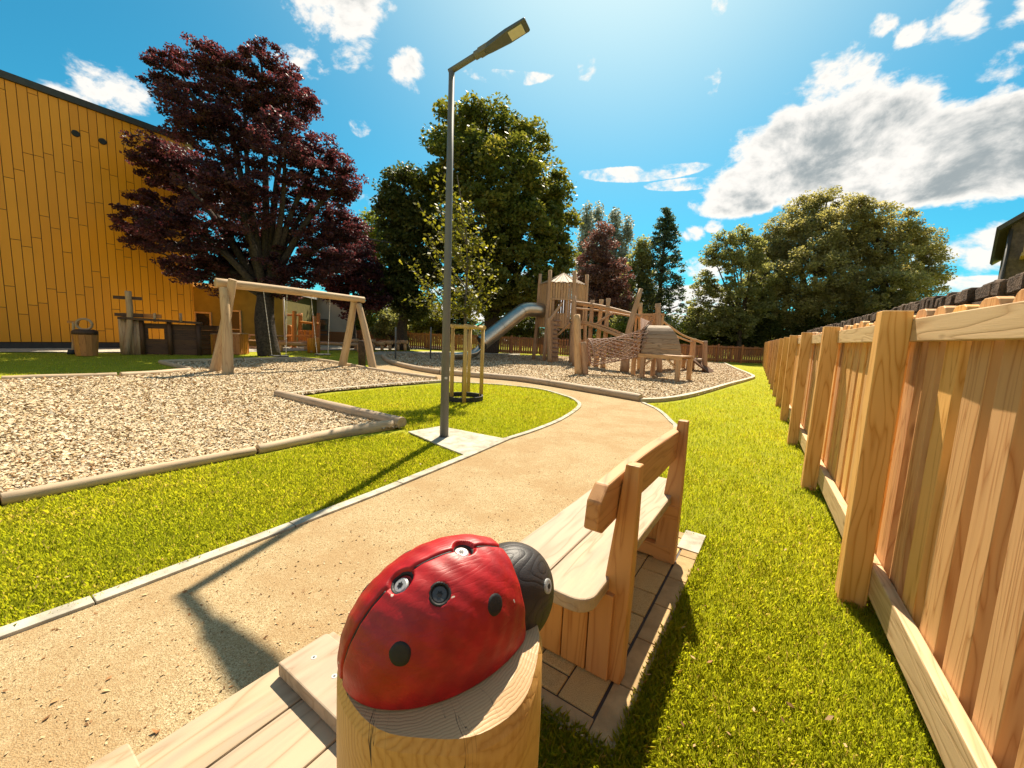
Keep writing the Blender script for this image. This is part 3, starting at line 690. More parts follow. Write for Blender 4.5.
for uu, dv_ in ((1.51, -.02), (2.57, -.045)):
    m = MB(); bA, bB = UV(uu, -.455 + dv_, .013), UV(uu, -.405 + dv_ * 1.3, .925)
    ax = bB - bA; ln = np.linalg.norm(ax)
    vs, gs = [], []
    for k, w_, t_ in ((0, .13, .07), (.5, .10, .065), (1, .055, .055)):
        cc = bA + ax * k
        for i, j in ((-.5, -.5), (.5, -.5), (.5, .5), (-.5, .5)):
            vs.append(cc + vb * w_ * i + ub * t_ * j); gs.append((ln * k, w_ * i, t_ * j))
    fs = [(3, 2, 1, 0), (8, 9, 10, 11)] + [(o_ + i, o_ + (i + 1) % 4, o_ + 4 + (i + 1) % 4, o_ + 4 + i) for o_ in (0, 4) for i in range(4)]
    fs = [f[::-1] for f in fs]
    m.add(vs, fs, gs); m.build('back_post', W['bench'], b1, bevel=.005)
# backrest board: waney upper edge, rounded end
m = MB(); prof = []
us = np.linspace(1.27, 2.70, 24)
top = [(u_, .875 + .012 * math.sin((u_ - 1.27) * 3.2) - (.05 * (1 - min(1, (u_ - 1.27) / .05)) ** 2) - .03 * (1 - min(1, (2.70 - u_) / .05)) ** 2) for u_ in us]
bot = [(u_, .685 + .006 * math.sin(u_ * 5) + (.035 * (1 - min(1, (u_ - 1.27) / .05)) ** 2)) for u_ in us[::-1]]
prof = bot[::-1] + top[::-1]; q = len(prof)
def BR(u_, z_, off): return UV(u_ + .02, -.482 + (z_ - .69) * .055 + off, z_)
vs = [BR(a, b, -.055) for a, b in prof] + [BR(a, b, 0) for a, b in prof]; gs = [(a, b, 0) for a, b in prof] + [(a, b, .055) for a, b in prof]
n24 = len(us)
fs = []
for k in range(n24 - 1):
    a, b_, c_, d_ = k, k + 1, q - 2 - k, q - 1 - k
    fs += [(a, b_, c_, d_), (a + q, d_ + q, c_ + q, b_ + q)]
fs += [(j, j + q, (j + 1) % q + q, (j + 1) % q) for j in range(q)]
m.add(vs, fs, gs); br = m.build('backrest', W['bench'], b1, bevel=.008)
import bmesh
def fixn(ob):
    bm_ = bmesh.new(); bm_.from_mesh(ob.data); bmesh.ops.recalc_face_normals(bm_, faces=bm_.faces); bm_.to_mesh(ob.data); bm_.free()
fixn(br)

# ------------------------------------------------------------------ second bench
b2 = thing('park_bench', 'low backless plank bench at the bottom left with a raised cross board', 'bench', UV(.1, -.8))
for (a_, b_) in ((-1.083, -.934), (-.930, -.768), (-.764, -.60)):
    m = MB(); uvprism(m, rounded(-1.2, .66, a_, b_, (0, 0, 0, 0)), .405, .45); m.build('seat_plank', W['seat'], b2, bevel=.004)
for (c0_, c1_) in ((.475, .615), (.045, .185)):
    m = MB(); uvprism(m, rounded(c0_, c1_, -1.045 if c0_ > .3 else -1.085, -.62, (.004, .012, .02, .004)), .4525, .493); cb = m.build('cross_board', W['seat'], b2, bevel=.006)
    for vv in (-.985, -.885, -.80, -.70):
        sc = MB(); cc = UV((c0_ + c1_) / 2 + random.uniform(-.012, .012), vv, .4905)
        sc.tube([cc, cc + zb * .0032], .0075, 14); sc.build('screw', MT['screw'], cb); 
        sc = MB(); sc.tube([cc + zb * .001, cc + zb * .0040], .003, 6); sc.build('screw', MT['screwdark'], cb)
for uu in (-1.05, .05, .56):
    m = MB(); vv = -1.06
    for k in range(4): m.box(UV(uu, vv + .055, .205), zb, vb, ub, .40, .105, .05); vv += .112
    m.build('side_panel', W['bench'], b2, bevel=.004)

# ------------------------------------------------------------------ log post and ladybird
c_b = np.array([-.0799, .5131, .9907]); e1 = np.array([.7933, .6065, .0525]); e2 = np.array([-.6069, .7813, .1458]); e3 = np.array([.0473, -.1475, .9879])
lc = np.array([-.078, .502, 0]); lr = .135
m = MB(); NA = 64; rings = []
hs = [0, .3, .6, .8, .9, .945]
def rad(a, z): return lr * (1 + .018 * math.sin(2 * a + .8) + .012 * math.sin(5 * a + z * 2) + .006 * math.sin(9 * a + 3 * z))
vs, gs, fs = [], [], []
def topz(x, y): 
    return c_b[2] - ((x - c_b[0]) * e3[0] + (y - c_b[1]) * e3[1]) / e3[2]
lev = [(0, 1.0), (.35, 1.0), (.7, .995), (.88, .99), ('t', .992), ('c', .955)] + [('c', k) for k in (.8, .6, .4, .2)]
for lv, k in lev:
    for i in range(NA):
        a = 2 * PI * i / NA; r_ = rad(a, 0 if isinstance(lv, str) else lv) * k; x, y = lc[0] + r_ * math.cos(a), lc[1] + r_ * math.sin(a)
        # the axe-cut facet on the front right of the rim
        fac = max(0.0, math.cos(a - (-.55))) ** 6
        if lv == 't': z = topz(x, y) - .016 - .012 * fac
        elif lv == 'c': z = topz(x, y) - .0015 - (.010 * fac if k > .9 else 0) + .0012 * math.sin(k * 30)
        else: z = lv
        vs.append((x, y, z)); gs.append((z, r_ * math.cos(a), r_ * math.sin(a)))
for j in range(len(lev) - 1):
    for i in range(NA): fs.append((j * NA + i, j * NA + (i + 1) % NA, (j + 1) * NA + (i + 1) % NA, (j + 1) * NA + i))
fs.append(tuple((len(lev) - 1) * NA + i for i in range(NA)))
def logmat():
    m_, nt_, out_ = newmat('carved_log'); t_ = NT(nt_)
    g_ = t_.n('ShaderNodeTexCoord').outputs['Object']
    nn = t_.noise(g_, 5, 3, .5)
    # growth rings about an off-centre pith leaning slightly with height
    sp = t_.n('ShaderNodeSeparateXYZ', ins={0: g_})
    x = t_.math('ADD', sp.outputs[0], t_.math('ADD', t_.math('MULTIPLY', sp.outputs[2], .045), .015)); y = t_.math('ADD', sp.outputs[1], t_.math('MULTIPLY', sp.outputs[2], -.05))
    rr = t_.math('SQRT', t_.math('ADD', t_.math('MULTIPLY', x, x), t_.math('MULTIPLY', y, y)))
    rr = t_.math('ADD', rr, t_.math('ADD', t_.math('MULTIPLY', nn, .035), t_.math('MULTIPLY', t_.noise(g_, 38, 3, .6), .006)))
    rg_ = t_.math('ABSOLUTE', t_.math('SINE', t_.math('MULTIPLY', rr, 900)))
    rg_ = t_.math('POWER', rg_, .6)
    fib = t_.noise(t_.vmul(g_, (240, 240, 8)), 1, 3, .6)
    soft = t_.noise(t_.vmul(g_, (14, 14, 2.5)), 1, 4, .6)
    side = t_.math('ADD', t_.math('MULTIPLY', rg_, .28), t_.math('ADD', t_.math('MULTIPLY', fib, .4), t_.math('MULTIPLY', soft, .55)), clamp=True)
    col = t_.mix(t_.sstep(side, .25, 1.0), (.38, .165, .035), (.60, .33, .10))
    geo = t_.n('ShaderNodeNewGeometry'); nz = t_.n('ShaderNodeSeparateXYZ', ins={0: geo.outputs['True Normal']}).outputs[2]
    endg = t_.mix(rg_, (.40, .235, .11), (.50, .32, .16))
    col = t_.mix(t_.sstep(nz, .35, .8), col, endg)
    # radial drying cracks
    an = t_.math('ARCTAN2', y, x)
    cr = t_.noise(t_.n('ShaderNodeCombineXYZ', ins={0: t_.math('MULTIPLY', an, 5.0), 1: t_.math('MULTIPLY', sp.outputs[2], .8), 2: t_.math('MULTIPLY', rr, 2.0)}).outputs[0], 1.4, 3, .7)
    ck = t_.math('MULTIPLY', t_.sstep(t_.math('ABSOLUTE', t_.math('SUBTRACT', cr, .5)), .004, .0008), t_.sstep(nn, .50, .6))
    col = t_.mix(ck, col, (.05, .025, .012))
    hh = t_.math('SUBTRACT', t_.math('ADD', t_.math('MULTIPLY', rg_, .5), t_.math('MULTIPLY', fib, .4)), ck)
    b_ = t_.n('ShaderNodeBsdfPrincipled', ins={'Base Color': col, 'Roughness': .5, 'Specular IOR Level': .35, 'Normal': t_.bump(hh, .3, .002)})
    nt_.links.new(b_.outputs[0], out_.inputs[0]); return m_
m.add(vs, fs, gs)
lg = m.build('log_post', logmat()); lg.data.transform(Matrix.Translation(V(-lc))); lg.location = V(lc)
tag(lg, 'thick round log post with sloping cut top under the red ladybird in the foreground', 'log post')
for p_ in lg.data.polygons: p_.use_smooth = p_.index < 4 * NA
lbt = thing('ladybird_carving', 'large red painted wooden ladybird with black spots and head on the log post', 'carved ladybird', c_b)
A_, B_, H_ = .1387, .094, .1269
def LB(x, y, z): return c_b + e1 * x + e2 * y + e3 * z
# red body with carved wing groove
def bodysurf(th, ph, k=1.0):
    """th 0 rear .. pi head ; ph -pi/2 right flank .. pi/2 left flank"""
    x = -A_ * math.cos(th); s_ = math.sin(th) ** .92
    y = B_ * s_ * math.sin(ph); z = H_ * s_ * math.cos(ph)
    return x * k, y * k, z * k
NT_, NP_ = 150, 181
tmax = math.acos(-.60)
vs, gs, fs = [], [], []
screws = [(-.0709, -.0026), (.0182, -.0033)]
for i in range(NT_):
    th = .0 + (tmax) * (i / (NT_ - 1)) ** 1.0 if i else 0.001
    for j in range(NP_):
        q_ = -1 + 2 * j / (NP_ - 1); ph = math.copysign(abs(q_) ** 1.5, q_) * PI / 2
        x, y, z = bodysurf(th, ph)
        nrm = np.array([x / A_ ** 2, y / B_ ** 2, z / H_ ** 2]); nrm /= np.linalg.norm(nrm)
        dep = .0050 * math.exp(-((y + .002 + .004 * math.sin(x * 25)) / .0027) ** 2)
        for (sx, sy) in screws:
            rr = math.hypot(x - sx - .004, (y - sy))
            dep = max(dep, .013 * max(0, 1 - (rr / .0158) ** 6) if rr < .0158 else 0)
        rr = math.hypot(x + .0341, math.hypot(y + .0438, z - .1078)); dep = max(dep, .007 * max(0, 1 - (rr / .0125) ** 6) if rr < .0125 else 0)
        dep += .0007 * math.sin(x * 210 + y * 90) * math.sin(z * 170)
        x, y, z = np.array([x, y, z]) - nrm * dep
        vs.append(LB(x, y, z)); gs.append((x, y, z))
for i in range(NT_ - 1):
    for j in range(NP_ - 1): fs.append((i * NP_ + j, (i + 1) * NP_ + j, (i + 1) * NP_ + j + 1, i * NP_ + j + 1))
fs.append(tuple((NT_ - 1) * NP_ + j for j in range(NP_)))
m = MB(); m.add(vs, fs, gs, smooth=True)
body = m.build('wing_case', MT['red'], lbt); fixn(body)
# black inside of the groove: thin inlay ribbon
m = MB(); pts = []
for i in range(60):
    th = .16 + (tmax - .20) * i / 59; x = -A_ * math.cos(th)
    if any(abs(x - sx - .004) < .0150 for sx, _ in screws): continue
    yy = -.002 - .004 * math.sin(x * 25); s_ = math.sin(th) ** .92; z = H_ * s_ * math.sqrt(max(0, 1 - (yy / (B_ * s_)) ** 2)); nr = np.array([x / A_ ** 2, 0, z / H_ ** 2]); nr /= np.linalg.norm(nr)
    pts.append((x, yy, z, nr))
run = []
def flush(run):
    if len(run) > 2: m.tube([LB(*(np.array([x, y, z]) - nr * .0040)) for x, y, z, nr in run], .0019, 6)
for k in range(len(pts)):
    if run and abs(pts[k][0] - run[-1][0]) > .012: flush(run); run = []
    run.append(pts[k])
flush(run); m.build('wing_groove', MT['spot'], body)
def surfpt(x, y):
    s2 = 1 - (x / A_) ** 2; s_ = math.sqrt(max(s2, 1e-6)) ** .92; z = H_ * s_ * math.sqrt(max(0, 1 - (y / (B_ * s_)) ** 2))
    nr = np.array([x / A_ ** 2, y / B_ ** 2, z / H_ ** 2]); nr /= np.linalg.norm(nr); return np.array([x, y, z]), nr
def w_(p): return e1 * p[0] + e2 * p[1] + e3 * p[2]
def disc(name, x, y, r_, lift, mat, par, h_=.002, n=24, up=None):
    p, nr = surfpt(x, y); nr = nr if up is None else np.array(up) / np.linalg.norm(up); p = p + nr * lift
    mm = MB(); mm.tube([c_b + w_(p), c_b + w_(p + nr * h_ * .6), c_b + w_(p + nr * h_)], [r_, r_, r_ * .8], n, smooth=False); return mm.build(name, mat, par)
def star(x, y, r_, lift, par, up=None):
    p, nr = surfpt(x, y); nr = nr if up is None else np.array(up) / np.linalg.norm(up); p = p + nr * lift
    t1 = np.cross(nr, [0, 1, 0]); t1 /= np.linalg.norm(t1); t2 = np.cross(nr, t1); mm = MB(); vs_ = []
    for k in range(12):
        a = k * PI / 6; rr = r_ * (1 if k % 2 else .62); vs_.append(c_b + w_(p + t1 * rr * math.cos(a) + t2 * rr * math.sin(a)))
    mm.add(vs_ + [c_b + w_(p)], [(k, (k + 1) % 12, 12) for k in range(12)]); ob = mm.build('screw_socket', MT['spot'], par); return ob
for sx, sy in screws:
    p, nr = surfpt(sx, sy); s_ = disc('screw', sx, sy, .0098, -.0115, MT['screw'], lbt, .0035, 28, up=nr + np.array([-.10, 0, 0])); star(sx, sy, .0046, -.0076, s_, up=nr + np.array([-.10, 0, 0]))
    # black paint rim of the recess
    ring = MB(); p, nr = surfpt(sx + .004, sy); t1 = np.cross(nr, [0, 1, 0]); t1 /= np.linalg.norm(t1); t2 = np.cross(nr, t1)
    ring.tube([c_b + w_(p - nr * .0105 + .0150 * (t1 * math.cos(a) + t2 * math.sin(a))) for a in np.linspace(0, 2 * PI, 25)], .0042, 6, caps=False); ring.build('screw_recess', MT['spot'], lbt)
s_ = disc('screw', -.0341, -.0438, .0105, -.006, MT['screwdark'], lbt, .003, 28); star(-.0341, -.0438, .0042, -.0024, s_)
ring = MB(); p, nr = surfpt(-.0341, -.0438); t1 = np.cross(nr, [0, 1, 0]); t1 /= np.linalg.norm(t1); t2 = np.cross(nr, t1)
ring.tube([c_b + w_(p - nr * .0028 + .0122 * (t1 * math.cos(a) + t2 * math.sin(a))) for a in np.linspace(0, 2 * PI, 25)], .0024, 6, caps=False); ring.build('screw_recess', MT['spot'], lbt)
def spot(x, y, r_, name='spot'):
    """painted disc that follows the curved wing case"""
    p, nr = surfpt(x, y); t1 = np.cross(nr, [0, 1, 0]); t1 /= np.linalg.norm(t1); t2 = np.cross(nr, t1); mm = MB(); vs_, fs_ = [], []
    NR_, NB = 6, 28
    for i in range(NR_ + 1):
        for k in range(NB):
            a = 2 * PI * k / NB; rr = r_ * i / NR_ * (1 + .02 * math.sin(2 * a) + .012 * math.sin(5 * a + 1)); q = p + t1 * rr * math.cos(a) + t2 * rr * math.sin(a)
            e_ = math.sqrt((q[0] / A_) ** 2 + (q[1] / B_) ** 2 + (q[2] / H_) ** 2)
            q2, n2 = surfpt(q[0], q[1]) if abs(q[1]) < B_ * .9 and q[2] > .02 else (q / e_, nr)
            vs_.append(c_b + w_(q2 + n2 * (.0015 if i < NR_ else .0002)))
    for i in range(NR_):
        for k in range(NB): fs_.append((i * NB + k, i * NB + (k + 1) % NB, (i + 1) * NB + (k + 1) % NB, (i + 1) * NB + k))
    mm.add(vs_, fs_, smooth=True); return mm.build(name, MT['spot'], lbt)
spot(.0307, -.0693, .0125); spot(-.088, -.0566, .0125); spot(-.03, .068, .012); spot(.035, .072, .011); spot(-.088, .060, .011)
# head
vs, gs, fs = [], [], []; hx, hz = .108, .000; HA, HB, HH = .079, .066, .082
NI, NJ = 48, 72
for i in range(NI):
    th = PI * i / (NI - 1)
    for j in range(NJ):
        ph = 2 * PI * j / NJ; s_ = math.sin(th)
        x = hx - HA * math.cos(th) * 1.0; y = HB * s_ * math.sin(ph); z = hz + HH * s_ * math.cos(ph)
        vs.append(LB(x, y, max(z, -.030 if x < .12 else -.2))); gs.append((x, y, z))
for i in range(NI - 1):
    for j in range(NJ): fs.append((i * NJ + j, i * NJ + (j + 1) % NJ, (i + 1) * NJ + (j + 1) % NJ, (i + 1) * NJ + j))
m = MB(); m.add(vs, fs, gs, smooth=True); hd = m.build('head', MT['black'], lbt); fixn(hd)
for ey in (-1, 1):
    dirn = np.array([.50, .70 * ey, .55]); dirn /= np.linalg.norm(dirn)
    s_ = 1 / math.sqrt((dirn[0] / HA) ** 2 + (dirn[1] / HB) ** 2 + (dirn[2] / HH) ** 2); p = np.array([hx, 0, hz]) + dirn * s_
    nr = np.array([dirn[0] / HA ** 2, dirn[1] / HB ** 2, dirn[2] / HH ** 2]); nr /= np.linalg.norm(nr)
    mm = MB(); mm.tube([c_b + w_(p - nr * .003), c_b + w_(p + nr * .0012), c_b + w_(p + nr * .002)], [.0105, .0105, .0085], 24, smooth=False); ey_o = mm.build('eye', MT['screw'], hd)
    mm = MB(); mm.tube([c_b + w_(p), c_b + w_(p + nr * .0028)], .0038, 12); mm.build('pupil', MT['spot'], ey_o)
#PART3
# ------------------------------------------------------------------ street lamps
def lamp(name, label, base, elbow, tip, rb, rtp, headlen=.60, hw=.19):
    th_ = thing(name, label, 'street lamp', (base[0], base[1], 0)); base = np.array([base[0], base[1], 0.]); elbow = np.array(elbow, float); tip = np.array(tip, float)
    m = MB(); m.tube([base, base * .5 + elbow * .5, elbow], [rb, (rb + rtp) / 2, rtp], 16); m.build('pole', MT['pole'], th_)
    m = MB(); m.tube([base - zb * .01, base + zb * .012], [rb * 1.25, rb * 1.2], 16); m.build('base_collar', MT['pole'], th_)
    ax = tip - elbow; ln = np.linalg.norm(ax); ax /= ln; sd = np.cross(ax, zb); sd /= np.linalg.norm(sd); up = np.cross(sd, ax)
    h0 = elbow + ax * (ln - headlen)
    m = MB(); m.tube([elbow - ax * rtp, h0 + ax * .05], rtp * .92, 14); m.build('arm', MT['pole'], th_)
    m = MB(); m.tube([h0 - ax * .07, h0 + ax * .06], rtp * 1.25, 14); m.box(h0 + ax * .05 + up * .0, ax, sd, up, .12, .10, .06); m.build('bracket', MT['pole'], th_, bevel=.004)
    m = MB(); vs = []; gs = []
    for k, wk, tk in ((0, .50, .06), (.12, .62, .062), (.55, .95, .05), (.97, 1, .034), (1, .94, .02)):
        cc = h0 + ax * (.06 + (headlen - .06) * k)
        for i, j in ((-.5, -.5), (.5, -.5), (.42, .5), (-.42, .5)): vs.append(cc + sd * hw * wk * i + up * tk * j); gs.append((k, i, j))
    fs = [(0, 1, 2, 3), (19, 18, 17, 16)] + [(o_ + (i + 1) % 4, o_ + i, o_ + 4 + i, o_ + 4 + (i + 1) % 4) for o_ in (0, 4, 8, 12) for i in range(4)]
    m.add(vs, fs, gs); hd_ = m.build('lamp_head', MT['head'], th_, bevel=.004); fixn(hd_)
    m = MB(); m.box(h0 + ax * (headlen * .77) - up * .024, ax, sd, up, headlen * .28, hw * .72, .012); m.build('lens', MT['lens'], hd_, bevel=.002)
    return th_
lb = G(444, 437)
lt = lamp('street_lamp', 'tall grey street lamp with a short angled arm beside the path', lb, (-.88, 5.21, 4.50), (.0, 4.86, 4.80), .058, .036)
m = MB(); m.box(np.array([lb[0] + .018, lb[1] - .052, .80]), (1, .3, 0), zb, (.3, -1, 0), .035, .03, .004); m.build('number_plate', MT['white'], lt)
p2 = D(364, 352, 27); lamp('street_lamp', 'distant thin street lamp between the purple trees and the green ones', (p2[0], p2[1]), (p2[0], p2[1], Z_ := D(362, 238, 27)[2]), tuple(D(392, 243, 26.5)), .07, .05, .5, .2)
for px, lab in ((395.5, 'thin dark post left of the street lamp behind the pit'), (430.5, 'thin dark post just left of the grey street lamp pole')):
    b_ = G(px, 353.5); b_ = b_ * .80; b_[2] = 0
    m = MB(); top_ = D(px + .4, 327, b_[1])[2]; m.tube([b_ - zb * .05, b_ + zb * (top_ - .03), b_ + zb * top_], [.04, .04, .02], 10); o = m.build('bollard', MT['pole']); o.name = 'slim_post'; tag(o, lab, 'post', 'thin dark posts by the pit')

# ------------------------------------------------------------------ log swing set
bl = (G(228, 375) + G(215.5, 371)) / 2; brr = (G(346, 366) + G(372, 369)) / 2
dsw = brr - bl; lsw = np.linalg.norm(dsw); dsw /= lsw; psw = np.array([dsw[1], -dsw[0], 0])
sws = thing('log_swing_set', 'log swing set of two crossed leg pairs and one long round beam on bark', 'swing set', (bl + brr) / 2)
tl, trt = D(215, 282.5, bl[1]), D(364, 300, brr[1] + .15)
m = MB(); bp_ = catmull([tl, tl * .6 + trt * .4 + zb * .015, trt], 8); m.tube(bp_, list(np.linspace(.125, .105, len(bp_))), 16, wob=.01); m.build('crossbeam', W['swing'], sws, bevel=.015)
for b_, tpx in ((G(228, 375), (222.5, 288)), (G(214.5, 372), (233, 282)), (G(342, 367), (355.5, 298)), (G(373, 369.5), (357.5, 304))):
    near = b_[0] < -6.6
    b_ = b_.copy(); tp_ = D(tpx[0], tpx[1], (bl if near else brr)[1] + (.0))
    off = psw * (.12 if np.dot(b_ - (bl if near else brr), psw) > 0 else -.12)
    tp_ = tp_ + off * .6
    if tpx[1] <= 284 or tpx[1] == 298: tp_ = tp_ + (tp_ - b_) * .03
    bb_ = b_ - (tp_ - b_) * .04
    m = MB(); pts = catmull([bb_, b_ * .5 + tp_ * .5 + dsw * .03, tp_], 6); m.tube(pts, list(np.linspace(.135, .10, len(pts))), 14, wob=.012); m.build('leg', W['swing'], sws, bevel=.01)
for (ax_, ay_, az_), (cx_, cy_, sx_, sy_) in (((263.5, 291, 0), (272, 356, 0, 0)), ((311, 296, 0), (317, 355, 0, 0))): pass
def swing_(xa, xb, sa, sb, sy_, lab):
    ya = bl[1] + (brr[1] - bl[1]) * ((xa - 222) / (358 - 222)) ** 1.15; yb = bl[1] + (brr[1] - bl[1]) * ((xb - 222) / (358 - 222)) ** 1.15
    ta, tb = D(xa, 291 + (xa - 263) * .11, ya), D(xb, 291 + (xb - 263) * .11, yb)
    mid_y = (ya + yb) / 2
    s0, s1 = D(sa, sy_, ya + .35), D(sb, sy_, yb + .25)
    t_ = thing('swing', lab, 'swing', (s0 + s1) / 2, 'swings hanging from the log beam')
    for a_, b_ in ((ta, s0), (tb, s1)):
        n_ = int(np.linalg.norm(b_ - a_) / .05); m_ = MB()
        for k in range(n_):
            p, q = a_ + (b_ - a_) * k / n_, a_ + (b_ - a_) * (k + .9) / n_
            m_.tube([p, q], .011 if k % 2 else .008, 5)
        m_.build('chain', MT['chain'], t_)
    m_ = MB(); dd = (s1 - s0) / np.linalg.norm(s1 - s0); pr = np.cross(dd, zb); m_.box((s0 + s1) / 2, dd, pr, zb, np.linalg.norm(s1 - s0) + .06, .2, .045); m_.build('seat', MT['rubber'], t_, bevel=.015)
swing_(263.5, 287, 272, 286, 356, 'left swing with slanting chains and flat black seat')
swing_(311, 330, 317, 328, 354.5, 'right swing with flat black seat near the leaning pair of legs')

# ------------------------------------------------------------------ buildings
yb_ = thing('yellow_building', 'tall windowless block clad in orange yellow vertical panels at the left edge', 'building', G(0, 348))
w0 = G(0, 348.5); wd2 = np.array([.5145, .8575, 0]); wp = np.array([-.8575, .5145, 0])
# right end where the line of sight through column 195 meets the wall
r195 = ray(195, 340); k_ = r195[0] / r195[1]; s_end = (w0[0] - k_ * w0[1]) / (k_ * wd2[1] - wd2[0])
HT = D(0, 62, w0[1])[2]
def WP(s, q, z): return w0 + wd2 * s + wp * q + zb * z
m = MB(); m.box(WP(s_end / 2 - 6, 7.55, HT / 2), wd2, wp, zb, s_end + 11.96, 15, HT - .02); m.build('wall_core', MT['plinth'], yb_)
m = MB(); pw = .275; s = -5.5; k = 0; rr_ = random.Random(4)
while s < s_end - .01:
    e_ = min(s + pw, s_end); z = .22 - rr_.uniform(0, 2.2); first = True
    while z < HT - .2:
        ln = rr_.choice([2.3, 2.6, 2.9, 3.2]); a_, b_ = max(z, .25), min(z + ln, HT - .18)
        if b_ - a_ > .05: m.box(WP((s + e_) / 2, .02, (a_ + b_) / 2), zb, wd2, wp, b_ - a_ - .022, e_ - s - .022, .04, b=rr_.random())
        z += ln
    s = e_; k += 1
m.build('cladding', MT['panel'], yb_)
m = MB(); q = 0.02
while q < 9:
    z = .22
    while z < HT - .2:
        m.box(WP(s_end + .03, q + .137, min(z + 1.4, (z + HT) / 2)), zb, wp, wd2, min(2.8, HT - z - .1) - .02, .262, .04, b=random.random()); z += 2.82
    q += .275
m.build('end_cladding', MT['panel'], yb_)
m = MB(); m.box(WP(s_end / 2 - 2.5, 7.5, HT - .05), wd2, wp, zb, s_end + 6.2, 15.2, .26); m.build('roof_edge', MT['roof'], yb_)
m = MB(); m.box(WP(s_end / 2 - 2.5, -.005, .11), wd2, wp, zb, s_end + 5.9, .06, .22); m.build('plinth', MT['plinth'], yb_)
for vx, vy in ((75.5, 133.5), (102.5, 141.5)):
    r_ = ray(vx, vy); kk = r_[0] / r_[1]; ss = (w0[0] - kk * w0[1]) / (kk * wd2[1] - wd2[0]); pz = D(vx, vy, (w0 + wd2 * ss)[1])[2]
    m = MB(); m.tube([WP(ss, .03, pz), WP(ss, -.03, pz), WP(ss, -.05, pz)], [.13, .13, .10], 18); v_ = m.build('round_vent', MT['rubber'], yb_)
def window(par, c, wdir, ndir, w_, h_, frame, mull=True):
    f_ = .09
    m_ = MB()
    for sx in (-1, 1): m_.box(c + wdir * sx * (w_ / 2 + f_ / 2) + ndir * .03, zb, wdir, ndir, h_ + 2 * f_, f_, .14)
    for sz in (-1, 1): m_.box(c + zb * sz * (h_ / 2 + f_ / 2) + ndir * .03, wdir, zb, ndir, w_ - .004, f_, .136)
    if mull: m_.box(c - zb * h_ * .22 + ndir * .03, wdir, zb, ndir, w_ - .004, .06, .07)
    wn = m_.build('window', frame, par); m_ = MB(); m_.box(c + ndir * .012, wdir, zb, ndir, w_, h_, .02); m_.build('pane', MT['glass'], wn)
ob_ = thing('rendered_building', 'low olive green rendered building with pale framed windows behind the log swing', 'building', D(240, 350, 24.3))
oA, oB = D(180, 345, 24.0) * [1, 1, 0], D(284, 345, 25.0) * [1, 1, 0]; dd = (oB - oA); lo = np.linalg.norm(dd); dd /= lo; nn_ = np.array([dd[1], -dd[0], 0]); hO = D(240, 289, 24.5)[2]
m = MB(); m.box((oA + oB) / 2 - nn_ * 4 + zb * hO / 2, dd, nn_, zb, lo, 8, hO); m.build('wall', MT['olive'], ob_)
m = MB(); m.box((oA + oB) / 2 - nn_ * 3.9 + zb * (hO + .1), dd, nn_, zb, lo + .3, 8.4, .22); m.build('roof_edge', MT['white'], ob_)
for x0, x1, y0, y1 in ((199, 213, 314, 336), (229, 240, 312, 336)):
    a_, b_ = D(x0, y1, 24.3), D(x1, y0, 24.6); c = (a_ + b_) / 2; s_ = np.dot(c - oA, dd); c2 = oA + dd * s_ + nn_ * .0 + zb * c[2]; window(ob_, c2, dd, nn_, abs(np.dot(b_ - a_, dd)), b_[2] - a_[2], MT['cream'])
m = MB(); pq = D(285, 345, 24.9) * [1, 1, 0]; m.tube([pq, pq + zb * hO], .05, 8); m.build('downpipe', MT['white'], ob_)
wb = thing('rendered_building', 'pale rendered building half hidden behind the purple tree trunk', 'building', D(310, 347, 31))
oA, oB = D(286, 345, 31) * [1, 1, 0], D(352, 345, 32.5) * [1, 1, 0]; dd = (oB - oA); lo = np.linalg.norm(dd); dd /= lo; nn_ = np.array([dd[1], -dd[0], 0]); hW = D(310, 297, 31.5)[2]
m = MB(); m.box((oA + oB) / 2 - nn_ * 4 + zb * hW / 2, dd, nn_, zb, lo, 8, hW); m.build('wall', MT['white'], wb)
m = MB(); m.box((oA + oB) / 2 - nn_ * 3.9 + zb * (hW + .1), dd, nn_, zb, lo + .5, 8.4, .24); m.build('roof_edge', MT['roof'], wb)
m = MB(); m.box((oA + oB) / 2 + nn_ * .03 + zb * .5, dd, nn_, zb, lo, .05, 1.0); m.build('lower_cladding', W['farfence'], wb)
for x0, x1 in ((297, 305), (316, 323)):
    a_, b_ = D(x0, 336, 31.2), D(x1, 318, 31.6); c = (a_ + b_) / 2; s_ = np.dot(c - oA, dd); window(wb, oA + dd * s_ + zb * c[2], dd, nn_, 1.0, 1.1, MT['pole'])
